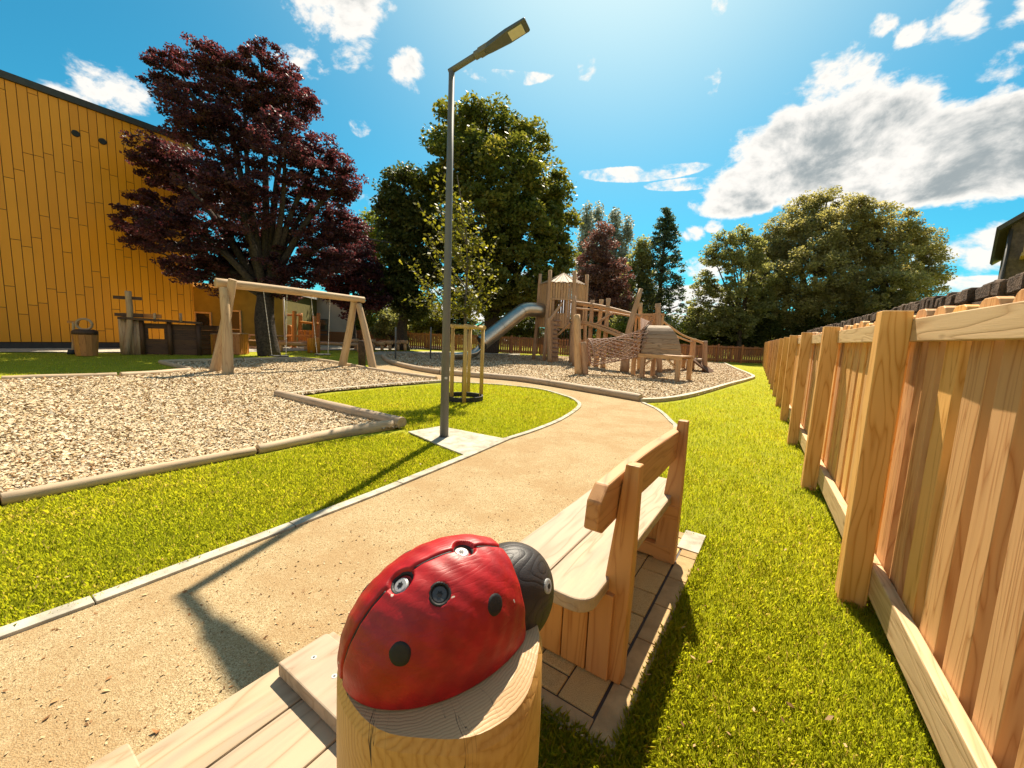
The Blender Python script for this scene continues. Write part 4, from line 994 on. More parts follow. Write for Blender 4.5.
# dark house at the right edge
hp = D(1004, 268, 17.0); hA = np.array([hp[0], hp[1], 0]); hd_ = np.array([.66, -.75, 0]); hd_ /= np.linalg.norm(hd_); hn = np.array([hd_[1], -hd_[0], 0])
hh_ = thing('dark_house', 'dark gabled house with a slatted balcony rising over the stone wall at the right edge', 'house', hA)
zE = D(1003, 224, 17)[2]
m = MB(); prof = [(0, 0), (7, 0), (7, zE), (3.5, zE + 2.7), (0, zE)]
vs = [hA + hd_ * a + zb * b for a, b in prof] + [hA + hd_ * a + zb * b - hn * 9 for a, b in prof]
m.add(vs, [tuple(range(5)), tuple(range(5, 10))] + [(j, j + 5, (j + 1) % 5 + 5, (j + 1) % 5) for j in range(5)]); w__ = m.build('wall', MT['brick'], hh_); fixn(w__)
for sg, (a0, b0), (a1, b1) in ((1, (-.35, zE - .22), (3.55, zE + 2.85)), (-1, (7.35, zE - .22), (3.45, zE + 2.85))):
    m = MB(); p, q = hA + hd_ * a0 + zb * b0 - hn * 4.4, hA + hd_ * a1 + zb * b1 - hn * 4.4; m.beam(p, q, 9.9, .16, zb); m.build('roof', MT['roof'], hh_)
zb0 = D(1004, 259, 17)[2]; zb1 = D(1010, 240, 17)[2]
m = MB(); m.box(hA + hd_ * 2.3 + hn * .5 + zb * zb0, hd_, hn, zb, 3.9, 1.0, .12)
m.box(hA + hd_ * 2.3 + hn * .97 + zb * zb1, hd_, hn, zb, 3.9, .06, .08)
for k in range(26): m.box(hA + hd_ * (.4 + k * .152) + hn * .97 + zb * (zb0 + zb1) / 2, zb, hd_, hn, zb1 - zb0 - .1, .05, .04)
m.build('balcony', MT['kerbstone'], hh_)
m = MB(); m.box(hA + hd_ * 1.4 + hn * .02 + zb * (zb0 - .75), hd_, hn, zb, 1.6, .05, .9); m.build('pane', MT['white'], hh_)
m = MB(); m.tube([hA + hn * .05, hA + hn * .05 + zb * (zE - .2)], .06, 8); m.build('downpipe', MT['roof'], hh_)

# ------------------------------------------------------------------ climbing frame
cf = thing('climbing_frame', 'large log climbing frame with hexagonal tower, metal tube slide, bridge and rope ramp', 'climbing frame', D(600, 360, 20) * [1, 1, 0])
YT = 23.0
tc_ = D(560, 337, YT) * [1, 1, 0]; R6 = 1.28; zf = D(560, 324, YT)[2]; zw = D(560, 285, YT)[2]; zp_ = D(560, 275, YT)[2]
hexp = [tc_ + np.array([math.cos(a), math.sin(a), 0]) * R6 for a in [math.radians(50 + 60 * k) for k in range(6)]]
for p in hexp:
    ln = (p - tc_) / R6; m = MB(); m.tube(catmull([p + ln * .18, p + ln * .08 + zb * 2.2, p + ln * .02 + zb * (zp_ + random.uniform(-.12, .1))], 4), [.105] * 8 + [.095], 10); m.build('tower_post', W['play'], cf)
m = MB(); pr = [tuple((tc_ + (p - tc_) * 1.02)[:2]) for p in hexp]; m.prism(pr, zf - .22, zf - .02); m.build('tower_floor', W['play'], cf)
for k in range(6):
    a_, b_ = hexp[k], hexp[(k + 1) % 6]; dd = b_ - a_; ln = np.linalg.norm(dd); dd /= ln; nr = (a_ + b_) / 2 - tc_; nr /= np.linalg.norm(nr); m = MB(); x = .10
    front = nr[1] < -.6 and abs(nr[0]) < .6; rightside = nr[0] > .6 and nr[1] < .2
    while x < ln - .06:
        u_ = x / ln
        lo_, hi_ = zf - .1 + random.uniform(-.08, .05), zw + random.uniform(-.05, .05)
        c_ = a_ + dd * x + nr * .03
        win = (front and .30 < u_ < .68) or (rightside and .2 < u_ < .8)
        if win:
            m.beam(c_ + zb * (zf + 1.30), c_ + zb * hi_, .115, .035, nr)
            if not rightside: m.beam(c_ + zb * lo_, c_ + zb * (zf + .55), .115, .035, nr)
        else: m.beam(c_ + zb * lo_, c_ + zb * hi_, .115, .035, nr)
        x += .145
    if front or rightside: m.beam(a_ + nr * .07 + zb * (zf + 1.28), b_ + nr * .07 + zb * (zf + 1.28), .05, .08, zb)
    m.build('wall_panel', W['play'], cf)
m = MB(); ap = tc_ + zb * (D(560, 273, YT)[2])
for k in range(6):
    a_, b_ = tc_ + (hexp[k] - tc_) * 1.08 + zb * zw, tc_ + (hexp[(k + 1) % 6] - tc_) * 1.08 + zb * zw; n_ = 9
    for j in range(n_):
        p, q = a_ + (b_ - a_) * (j + .04) / n_, a_ + (b_ - a_) * (j + .96) / n_; pt, qt = p + (ap - p) * .97, q + (ap - q) * .97; dz = zb * (.03 if j % 2 else 0)
        m.add([p + dz, q + dz, qt + dz, pt + dz, p + dz - zb * .03, q + dz - zb * .03, qt + dz - zb * .03, pt + dz - zb * .03], [(0, 1, 2, 3), (7, 6, 5, 4), (0, 4, 5, 1), (1, 5, 6, 2), (3, 2, 6, 7), (0, 3, 7, 4)], [(0, x_, 0) for x_ in (0, .2, .2, 0)] + [(0, x_, 0) for x_ in (0, .2, .2, 0)])
m.build('roof', W['shell'], cf)
# lower side screens under the tower
m = MB()
for k in (2, 3):
    a_, b_ = hexp[k], hexp[(k + 1) % 6]
    for j in range(9): p = a_ + (b_ - a_) * (j + .5) / 9; m.beam(p + zb * .9, p + zb * (zf - .25), .12, .03, (1, 0, 0))
m.build('lower_screen', W['dark'], cf)
# tube slide
pA = D(545, 311, 22.6); pB = D(527, 309.5, 22.2); pC = D(517, 315, 21.9); pD = D(482, 343, 20.9); pE = D(470, 352, 20.6)
tp = catmull([pA, pB, pC, (pC + pD) / 2, pD], 8); m = MB(); m.tube(tp, .39, 28, caps=False); sl = m.build('slide_tube', MT['steel'], cf)
for f_ in (0, .38, .72, 1.0):
    i_ = min(len(tp) - 2, int(f_ * (len(tp) - 1))); dd = tp[i_ + 1] - tp[i_]; dd /= np.linalg.norm(dd); m = MB(); m.tube([tp[i_] - dd * .02, tp[i_] + dd * .02], .41, 28, caps=False); m.build('flange', MT['steel'], sl)
m = MB(); ex = [pD + (0, 0, -.05), D(474, 351, 20.7), D(462, 354, 20.3), D(452, 355, 20.0)]; ex = [np.array(e_) for e_ in ex]; ex[2][2] = .36; ex[3][2] = .34
exf = catmull(ex, 6); vs, gs, fs = [], [], []
for i, p in enumerate(exf):
    dd = exf[min(i + 1, len(exf) - 1)] - exf[max(i - 1, 0)]; dd /= np.linalg.norm(dd); sd = np.cross(dd, zb); sd /= np.linalg.norm(sd)
    for j in range(11): a = PI + PI * j / 10; q = p + sd * .38 * math.cos(a) + zb * (.30 * math.sin(a)); vs.append(q); gs.append((i, j, 0))
for i in range(len(exf) - 1):
    for j in range(10): fs.append((i * 11 + j, i * 11 + j + 1, (i + 1) * 11 + j + 1, (i + 1) * 11 + j))
m.add(vs, fs, gs, smooth=True); se = m.build('slide_exit', MT['steel'], sl); so_ = se.modifiers.new('solid', 'SOLIDIFY'); so_.thickness = .02
m = MB(); m.box(exf[-2] * [1, 1, 0] + zb * .12, (1, 0, 0), (0, 1, 0), zb, .1, .5, .30); m.build('exit_leg', MT['pole'], sl)
# helper: part between two surveyed points
def stick(name, p, q, r0, r1=None, mat='play', par=cf, n=10, bend=None):
    p, q = np.array(p, float), np.array(q, float); md = (p + q) / 2 + (np.array(bend) if bend is not None else 0); pts = catmull([p, md, q], 5)
    m_ = MB(); m_.tube(pts, list(np.linspace(r0, r1 or r0, len(pts))), n, wob=.01); return m_.build(name, W[mat] if mat in W else MT[mat], par)
def grd(px, py, y=None):
    if y is None: return G(px, py)
    return D(px, py, y) * [1, 1, 0]
# climbing pole with rope rungs
lp = G(550, 362.5); stick('climbing_post', lp, D(548.5, 318, lp[1]), .13, .11)
lp2 = G(555, 362); m = MB(); m.beam(lp2, D(554, 321, lp2[1]), .34, .05, (0, 1, 0)); cb_ = m.build('climbing_board', W['play'], cf)
for k in range(9): m = MB(); z_ = .3 + k * .24; m.tube([lp2 + np.array([-.17, -.05, z_]), lp2 + np.array([.17, -.05, z_])], .04, 6); m.build('rung', MT['rope'], cb_)
stick('brace', D(549, 321, lp[1]), D(562, 303, YT - 1.2), .085, .07)
# net posts and bridge
np0 = G(578.5, 375); stick('tall_post', np0, D(577, 315, np0[1] + .5), .15, .12); stick('tall_post', np0 + np.array([.26, -.02, 0]), D(583.5, 342, np0[1]), .11, .10)
stick('tall_post', grd(575, 360, 19), D(574, 296, 19), .12, .10)
bw0, bw1 = D(572, 322.5, 20.3), D(619, 335, 17.3)
for off in (0, .9):
    o3 = np.array([.35, .94, 0]) * off; pts = catmull([bw0 + o3, (bw0 * .6 + bw1 * .4) + o3 + zb * .14, bw1 + o3, D(628, 337, 16.9) + o3], 8); m = MB(); m.tube(pts, .10, 10, wob=.02); m.build('bridge_bearer', W['play'], cf)
m = MB()
for k in range(24):
    f_ = k / 23; c = bw0 * (1 - f_) + bw1 * f_ + zb * (.10 + .14 * 4 * f_ * (1 - f_) * .9) + np.array([.35, .94, 0]) * .45; m.box(c, (.35, .94, 0), (.94, -.35, -.1), (0, 0, 1), 1.15, .15, .04)
m.build('bridge_deck', W['play'], cf)
hr0, hr1 = D(571, 301.5, 20.3), D(640, 316, 17.2)
stick('handrail', hr0, hr1, .065, .06, bend=(0, 0, .08)); stick('handrail', hr0 + (.35, .94, .0), hr1 + (.35, .94, 0), .06, .055, bend=(0, 0, .05)); stick('handrail', D(573, 308, 20.3), D(636, 317, 17.6), .04, bend=(0, 0, .05))
for px, yt, yy, lean in ((592, 300, 19.4, -2), (601, 299.5, 19.3, -3), (608, 298.5, 18.6, -3)):
    stick('bridge_post', D(px + lean, 336, yy) * [1, 1, 0], D(px + .5, yt, yy), .12, .09)
stick('brace', D(592, 327, 18.8), D(612, 313, 18.4), .055)
stick('diagonal_strut', D(558, 335, 21.5), D(570, 323, 21), .06)
# middle platform
YP = 17.6; pz = 1.42
pc = [D(630, 345, 16.9) * [1, 1, 0], D(662, 345, 17.2) * [1, 1, 0], D(660, 345, 18.8) * [1, 1, 0], D(632, 345, 18.6) * [1, 1, 0]]
m = MB(); m.prism([tuple(p[:2]) for p in pc], pz - .12, pz); m.build('platform_deck', W['play'], cf)
stick('curved_post', pc[0] + np.array([-.15, 0, 0]), D(641, 289, 17.3), .20, .085, bend=(-.16, 0, -.05), n=12)
stick('platform_post', D(640, 360, 18.4) * [1, 1, 0], D(640.5, 303, 18.4), .11, .09); stick('platform_post', pc[1], D(658, 303.5, 17.2), .13, .11); stick('platform_post', pc[2] + (.1, 0, 0), D(655.5, 313, 18.8), .10)
for a_, b_, zt in ((pc[3], pc[2], 2.42), (D(640, 340, 17.9) * [1, 1, 0], pc[1], 2.5)):
    m = MB(); n_ = 7
    for k in range(n_): p = a_ + (b_ - a_) * (k + .5) / n_; m.beam(p + zb * (pz + .02), p + zb * (zt - .02), .10, .03, (0, 1, 0))
    m.beam(a_ + zb * zt, b_ + zb * zt, .06, .09, zb); m.build('platform_railing', W['play'], cf)
# ramp and low deck
rp = G(704.5, 372); stick('tall_post', rp, D(705, 341, rp[1]), .12, .11)
rm = D(692, 362, rp[1] + 1.0) * [1, 1, 0]; stick('tall_post', rm, D(693.5, 338.5, rm[1]), .15, .13)
rm2 = D(676, 362, rp[1] + 1.3) * [1, 1, 0]; stick('tall_post', rm2, D(677, 337, rm2[1]), .11, .10)
dk = [D(680, 360, 19.6), D(700, 360, 18.9), D(703, 358, 20.0), D(684, 358, 20.7)]; m = MB(); zdk = .60; m.prism([tuple(p[:2]) for p in dk], zdk - .10, zdk); m.build('low_deck', W['shell'], cf)
for p in (G(688, 371.3), dk[3] * [1, 1, 0]): stick('deck_leg', p, p + zb * .55, .11)
re_ = G(717, 373.8); m = MB(); m.beam(dk[1] * [1, 1, 0] + zb * .60 + (-.15, .3, 0), re_ + (-.1, .35, .02), .9, .07, (0, 0, 1)); m.build('ramp_board', W['dark'], cf)
stick('rope_handrail', D(661, 320, 17.3), D(704, 342.5, rp[1]), .045, mat='play', bend=(0, 0, -.16)); stick('rope_handrail', D(661, 325, 17.6), D(692.5, 342.5, rm[1]), .04, bend=(0, 0, -.1)); stick('rope_handrail', D(693.5, 340, rm[1]), D(704, 344, rp[1]), .04)
m = MB(); m.beam(D(655, 338, 18.3), dk[0] + (0, .3, .05), 1.0, .06, (0, 0, 1)); m.build('upper_ramp', W['play'], cf)
# arch tunnel and net
at_ = thing('arch_tunnel', 'slatted barrel roofed tunnel on short legs with a rope net passage', 'play tunnel', G(660, 378))
P0, P1 = D(640.5, 354, 14.6), D(681, 354.5, 13.6); zd = .90; P0[2] = zd; P1[2] = zd
dx = P1 - P0; Lx = np.linalg.norm(dx); dx /= Lx; dy = np.array([-dx[1], dx[0], 0]); dep = 1.05; hA_ = 1.02
m = MB(); NS = 17
def AT(x, ph, r_=1.0): return P0 + dx * x + dy * (dep / 2 - dep / 2 * math.cos(ph) * r_) + zb * (.02 + hA_ * math.sin(ph) * r_)
for k in range(NS):
    a0, a1 = PI * (k + .04) / NS, PI * (k + .96) / NS
    e0, e1_ = [Lx * (.50 + (.50 if a < PI / 2 else -.30) * abs(math.cos(a)) ** 1.5) for a in (a0, a1)]
    vs = [AT(0, a0), AT(e0, a0), AT(e1_, a1), AT(0, a1), AT(0, a0, .96), AT(e0, a0, .96), AT(e1_, a1, .96), AT(0, a1, .96)]
    m.add(vs, [(0, 1, 2, 3), (7, 6, 5, 4), (0, 4, 5, 1), (1, 5, 6, 2), (2, 6, 7, 3), (3, 7, 4, 0)], [(x_, y_, 0) for x_, y_ in ((0, 0), (1.4, 0), (1.4, .15), (0, .15))] * 2)
sh = m.build('slatted_shell', W['shell'], at_, bevel=.006); fixn(sh)
m = MB(); m.tube([AT(-.02, PI * k / 16) for k in range(17)], .035, 8); m.build('rim', W['dark'], at_)
m = MB(); m.prism([tuple((P0 + dx * a + dy * b)[:2]) for a, b in ((0, 0), (Lx, 0), (Lx, dep), (0, dep))], zd - .05, zd + .0); m.build('deck', W['play'], at_)
m = MB(); m.beam(P0 - dx * .05 - zb * .06 - dy * .03, P1 + dx * .05 - zb * .06 - dy * .03, .08, .13, zb); m.build('front_beam', W['play'], at_)
m = MB(); m.beam(P0 - dx * .05 - zb * .06 + dy * (dep + .03), P1 + dx * .05 - zb * .06 + dy * (dep + .03), .08, .13, zb); m.build('rear_beam', W['play'], at_)
for a_, b_ in ((.12, .0), (Lx - .06, .0), (.05, dep), (Lx - .05, dep), (-.55, dep * .6), (-.2, .7)):
    p = (P0 + dx * a_ + dy * b_) * [1, 1, 0]; m = MB(); m.beam(p - zb * .05, p + zb * .80, .14, .13, dy); m.build('leg', W['play'], at_, bevel=.01)
for a_, s_ in ((.2, 1), (Lx - .14, -1)):
    p = P0 + dx * a_ - dy * .03; m = MB(); m.beam(p - zb * .38, p + dx * s_ * .32 - zb * .12, .06, .07, dy); m.build('knee_brace', W['play'], at_)
# rope net tube
nA = np0 + np.array([.42, .1, 0]); nA[2] = .86; nB = P0 + dy * dep / 2 - dx * .02; nB[2] = zd + .46
axn = nB - nA; ln_n = np.linalg.norm(axn); axn /= ln_n; s1n = np.cross(axn, zb); s1n /= np.linalg.norm(s1n); s2n = np.cross(s1n, axn)
def NTp(f_, a): 
    rad_ = .50 - .06 * math.sin(PI * f_); sag = -.08 * math.sin(PI * f_); c = nA + axn * ln_n * f_ + zb * sag; return c + s1n * rad_ * math.cos(a) + s2n * rad_ * math.sin(a)
m = MB(); NR = 20
for hand in (1, -1):
    for k in range(15):
        pts = [NTp(j / 24, 2 * PI * k / 18 + hand * 2.6 * j / 24) + np.array([random.uniform(-.008, .008)] * 3) for j in range(25)]; m.tube(pts, .017, 5, caps=False)
for j in (0, 1): m.tube([NTp(j, 2 * PI * k / 24) for k in range(25)], .03, 6, caps=False)
for j in range(3): # slack fan of net up to the platform
    pass
for k in range(10):
    a_ = P0 + dx * (-.05 + .0 * k) + zb * (.55 + .05 * k) + dy * (.1 * k); b_ = D(641 + 1.2 * k, 318 + .5 * k, 16.2); m.tube([a_ + zb * .3, b_], .014, 5, caps=False)
for k in range(7):
    f_ = k / 6; a_ = P0 + dy * 0 + zb * (.85 + .1 * f_); p_ = [P0 + zb * (.85) + dy * .1 * q_ + (D(641 + 1.2 * q_, 318 + .5 * q_, 16.2) - (P0 + zb * .85 + dy * .1 * q_)) * (.12 + .8 * f_) for q_ in range(10)]; m.tube(p_, .014, 5, caps=False)
m.build('rope_net', MT['rope'], at_)

# ------------------------------------------------------------------ play ship, sand bucket, boxes
sA, sB = G(112, 354.5), G(201, 354)
sA = D(125, 353, 15.6) * [1, 1, 0]; sB = D(201, 353, 16.6) * [1, 1, 0]
ps = thing('play_ship', 'dark timber play ship with a cross shaped mast beside the yellow building', 'play ship', (sA + sB) / 2)
dd = sB - sA; Ls = np.linalg.norm(dd); dd /= Ls; nn_ = np.array([dd[1], -dd[0], 0]); zt = D(160, 321, 16)[2]
for r_ in range(6):
    m = MB() if r_ == 0 else m
    z = .10 + r_ * .205
    for a_, b_ in ((.24, 1.0),):
        if r_ in (3, 4):
            m.beam(sA + dd * Ls * .24 + zb * z, sA + dd * Ls * .31 + zb * z, .05, .203, zb); m.beam(sA + dd * Ls * .52 + zb * z, sB + zb * z, .05, .203, zb)
        else: m.beam(sA + dd * Ls * .24 + zb * z, sB + dd * .02 * r_ + zb * z, .05, .203, zb)
m.build('hull_side', W['dark'], ps)
m = MB()
for r_ in range(6): z = .10 + r_ * .205; m.beam(sB + zb * z, sB - nn_ * 1.5 + dd * .6 + zb * z, .05, .19, zb); m.beam(sA + dd * 1.0 - nn_ * 1.6 + zb * z, sB - nn_ * 1.5 + dd * .6 + zb * z, .05, .19, zb) if r_ < 3 else None
m.build('hull_side', W['dark'], ps)
for f_ in (.0, .04, .08, .12, .16, .20, .24, .60, .99):
    p = sA + dd * Ls * f_ + nn_ * .09; m = MB(); m.tube([p - zb * .05, p + zb * (zt + .02)], .085 if f_ > .05 else .10, 10); m.build('hull_post', W['dark'] if f_ > .2 else W['play'], ps)
m = MB(); m.beam(sA - dd * .02 + nn_ * .2 + zb * (zt + .06), sB + dd * .1 + nn_ * .1 + zb * (zt - .02), .34, .09, zb); m.build('top_rail', W['dark'], ps)
ms = sA + dd * .12 + nn_ * .25; m = MB(); m.tube(catmull([ms, D(130, 320, 15.5), D(128, 291, 15.5)], 5), .10, 10); m.build('mast', W['play'], ps)
for z_, w_l in ((D(130, 298, 15.5)[2], .42), (D(130, 315, 15.5)[2], .42)):
    c = D(128, 300, 15.5); c[2] = z_; m = MB(); m.beam(c - dd * w_l, c + dd * w_l, .06, .12, zb); m.build('crosspiece', W['dark'], ps)
m = MB(); c = D(150, 316, 15.9); m.beam(c - dd * .85, c + dd * .35, .07, .16, zb); m.build('gunwale', W['orange'], ps)
for px in (155, 181): m = MB(); p = D(px, 322, 15.9); m.tube([p, p + zb * .34], .045, 8); m.build('peg', W['play'], ps)
sb_ = thing('sand_bucket_table', 'tapered timber sand play tub with a ring handle on the left lawn', 'play tub', G(85, 355))
sp = G(87, 355.5); m = MB(); n_ = 12; zt2 = D(87, 334, sp[1])[2]
for k in range(n_):
    a = 2 * PI * k / n_; q = np.array([math.cos(a), math.sin(a), 0]); m.beam(sp + q * .25, sp + q * .31 + zb * zt2, .16, .04, q)
m.build('tub', W['orange'], sb_)
m = MB(); m.tube([sp + zb * (zt2 - .02), sp + zb * (zt2 + .10), sp + zb * (zt2 + .16)], [.34, .34, .24], 20); m.build('lid', W['dark'], sb_)
m = MB(); rc = sp + zb * (zt2 + .34); m.tube([rc + np.array([.9, .3, 0]) / .95 * .22 * math.cos(a) + zb * .19 * math.sin(a) for a in np.linspace(0, 2 * PI, 21)], .04, 8, caps=False); m.build('ring_handle', W['play'], sb_)
sg = thing('water_pump', 'slim pole with a small crosspiece standing left of the sand tub', 'pump', D(73, 354, 14.6) * [1, 1, 0])
q0_ = D(73, 354, 14.6) * [1, 1, 0]; stick('pole', q0_, D(73.5, 322, 14.6), .04, par=sg); m = MB(); c = D(73, 322, 14.6); m.beam(c - (.14, .05, 0), c + (.16, .05, 0), .07, .09, zb); m.build('handle', W['orange'], sg); m = MB(); m.tube([q0_, q0_ + zb * .16], [.16, .12], 10); m.build('foot', MT['rubber'], sg)
def boxseat(c, w_, d_, h_, lab, dd=np.array([1, .1, 0]), mat='orange', cat='planter box', nm='planter_box', grp='timber boxes in front of the olive building'):
    t_ = thing(nm, lab, cat, c, grp); dd = dd / np.linalg.norm(dd); nn = np.array([dd[1], -dd[0], 0]); n_ = max(3, int(w_ / .16))
    for sg_ in (-1, 1):
        m_ = MB()
        for k in range(n_): p = c + dd * (-w_ / 2 + (k + .5) * w_ / n_) + nn * sg_ * d_ / 2; m_.beam(p, p + zb * h_, w_ / n_ - .01, .04, nn)
        m_.build('side', W[mat], t_)
        m_ = MB()
        for k in range(4): p = c + nn * (-d_ / 2 + .05 + (k + .5) * (d_ - .1) / 4) + dd * sg_ * (w_ / 2 - .02); m_.beam(p, p + zb * h_, .12, .04, dd)
        m_.build('end', W[mat], t_)
    m_ = MB(); m_.box(c + zb * (h_ + .02), dd, nn, zb, w_ + .04, d_ + .04, .04); m_.build('top', W['play'], t_)
b0 = D(208, 354, 17.5) * [1, 1, 0]; boxseat(b0, .85, .7, D(208, 334, 17.5)[2], 'orange timber box just right of the dark play ship')
b0 = D(236, 353, 18.0) * [1, 1, 0]; boxseat(b0, .75, .7, D(236, 334, 18)[2], 'orange timber box seen just right of the left swing legs')
# picnic table
pt_ = thing('picnic_table', 'dark timber picnic table in front of the low buildings', 'picnic table', D(262, 347, 23) * [1, 1, 0]); c = D(264, 347, 23) * [1, 1, 0]
m = MB(); m.box(c + zb * .74, (1, 0, 0), (0, 1, 0), zb, 1.8, .8, .05); m.build('table_top', W['play'], pt_)
for sy_ in (-.7, .7): m = MB(); m.box(c + zb * .45 + np.array([0, sy_, 0]), (1, 0, 0), (0, 1, 0), zb, 1.8, .28, .05); m.build('seat', W['play'], pt_)
for sx in (-.6, .6):
    for sy_ in (-1, 1): m = MB(); m.beam(c + (sx, sy_ * .75, 0), c + (sx, sy_ * .25, .72), .05, .1, (0, 1, 0)); m.build('leg', W['play'], pt_)
# distant climbing posts
fc = thing('log_play_frame', 'distant orange log play frame with a hammock bar behind the swings', 'play frame', D(308, 346, 26) * [1, 1, 0])
for px, yt, yb2, yy in ((282, 312, 345, 26), (294, 311, 345, 25), (300, 313, 345, 27), (314, 316, 346, 25), (318, 313, 343, 27.5), (289, 325, 345, 25.5)):
    p = D(px, 345, yy) * [1, 1, 0]; stick('post', p, D(px + .5, yt, yy), .14, .12, mat='orange', par=fc)
for (a_, b_, y_) in (((281, 315), (301, 315), 25.5), ((300, 322), (319, 324), 26.5), ((285, 336), (312, 336), 25)): stick('bar', D(*a_, y_), D(*b_, y_), .07, mat='orange', par=fc)
m = MB()
for k in range(6): p = D(300 + k * 2.6, 345, 26) * [1, 1, 0]; m.beam(p + zb * .1, p + zb * 1.1, .15, .04, (0, 1, 0))
m.build('screen', W['orange'], fc)
# stepping seats
spots = [(352, 349.5), (360, 349.7), (369, 349.8), (378, 350), (386, 350.2), (394, 350.4), (401, 350.6)]
labs = ['first', 'second', 'third', 'fourth', 'fifth', 'sixth', 'last']
for (px, py), lb_ in zip(spots, labs):
    p = G(px, py); t_ = thing('stepping_beam', lb_ + ' low log step from the left in the row by the far fence', 'log step', p, 'row of low log steps'); hgt = random.uniform(.35, .5)
    for sx in (-.28, .28): m = MB(); m.tube([p + (sx, 0, 0), p + (sx * .9, 0, hgt)], .10, 8); m.build('leg', W['play'], t_)
    m = MB(); m.tube([p + (-.45, .1, hgt + .08), p + (.45, -.1, hgt + .1)], .12, 10); m.build('beam', W['play'], t_)
for px, py, lab, w_ in ((296, 352, 'low pale bench beam seen behind the left swing seat', 1.0), (332, 351, 'low balance beam seen behind the right swing', 1.9)):
    p = G(px, py); t_ = thing('balance_beam', lab, 'balance beam', p); m = MB(); m.tube([p + (-w_, 0, .42), p + (w_, .2, .42)], .10, 10); m.build('beam', W['play'], t_)
    for s_ in (-.8, .8): m = MB(); m.tube([p + (s_ * w_, 0, 0), p + (s_ * w_, .1, .4)], .09, 8); m.build('leg', W['play'], t_)
for px, yt, r_, lab in ((311.5, 338, .20, 'stout orange post right of the swing chains, left one'), (317.5, 337.5, .14, 'stout orange post right of the swing chains, right one')):
    p = G(px, 352.5); m = MB(); m.tube([p, p + zb * (D(px, yt, p[1])[2] - .04), p + zb * D(px, yt, p[1])[2]], [r_, r_, r_ * .9], 12); o = m.build('log_bollard', W['orange']); tag(o, lab, 'post')
p = G(362, 366.5); m = MB(); m.tube([p - zb * .05, p + zb * .9, p + zb * .95], [.13, .13, .11], 12); o = m.build('dark_post', MT['bark']); tag(o, 'short dark post between the right swing legs', 'post')
ym = thing('yard_fence', 'low brown timber fence behind the stepping logs at the far left', 'fence', D(340, 345, 30) * [1, 1, 0]); m = MB()
for k in range(40):
    p = D(322 + k * 1.6, 347, 32.5) * [1, 1, 0]; m.beam(p, p + zb * 1.15, .16, .03, (0, 1, 0))
m.build('boards', W['farfence'], ym)

# ------------------------------------------------------------------ trees
def lerp(a, b, f_): return a + (b - a) * f_
def leafcloud(cs, rs, per, size, r, flat=.6, up=.5, jit=.35):
    """leaves round clump centres cs (n,3), radii rs (n,)"""
    n = len(cs) * per; c = np.repeat(cs, per, 0); rr = np.repeat(rs, per)
    dv = r.normal(size=(n, 3)); dv /= np.linalg.norm(dv, axis=1)[:, None]; dv *= (r.random(n) ** .45)[:, None]
    dv[:, 2] *= flat; P_ = c + dv * rr[:, None]
    nrm = r.normal(size=(n, 3)); nrm[:, 2] = np.abs(nrm[:, 2]) + up; nrm /= np.linalg.norm(nrm, axis=1)[:, None]
    tt = r.normal(size=(n, 3)); e_1 = np.cross(nrm, tt); e_1 /= np.linalg.norm(e_1, axis=1)[:, None]; e_2 = np.cross(nrm, e_1)
    s = size * r.uniform(.6, 1.25, n); a = e_1 * s[:, None] * .5; b = e_2 * s[:, None] * .34
    Vv = np.stack([P_ - a, P_ + b + a * .05, P_ + a, P_ - b + a * .05], 1)
    return Vv.reshape(-1, 3), np.repeat(r.beta(2, 2.4, len(cs)), per) * .55 + r.random(n) * .45
def crown_clumps(blobs, nper, r, inner=.45, zmin=None):
    cs = []
    for (c, rad_) in blobs:
        rad_ = np.array(rad_); n = max(4, int(nper * rad_[0] * rad_[2]))
        dv = r.normal(size=(n * 2, 3)); dv /= np.linalg.norm(dv, axis=1)[:, None]; k = inner + (1 - inner) * r.random(n * 2) ** .7
        P_ = c + dv * k[:, None] * rad_
        ok = np.ones(len(P_), bool)
        for (c2, r2) in blobs:
            if c2 is c: continue
            ok &= (((P_ - c2) / np.array(r2)) ** 2).sum(1) > .45 ** 2
        if zmin: ok &= P_[:, 2] > zmin
        cs.append(P_[ok][:n])
    return np.concatenate(cs)
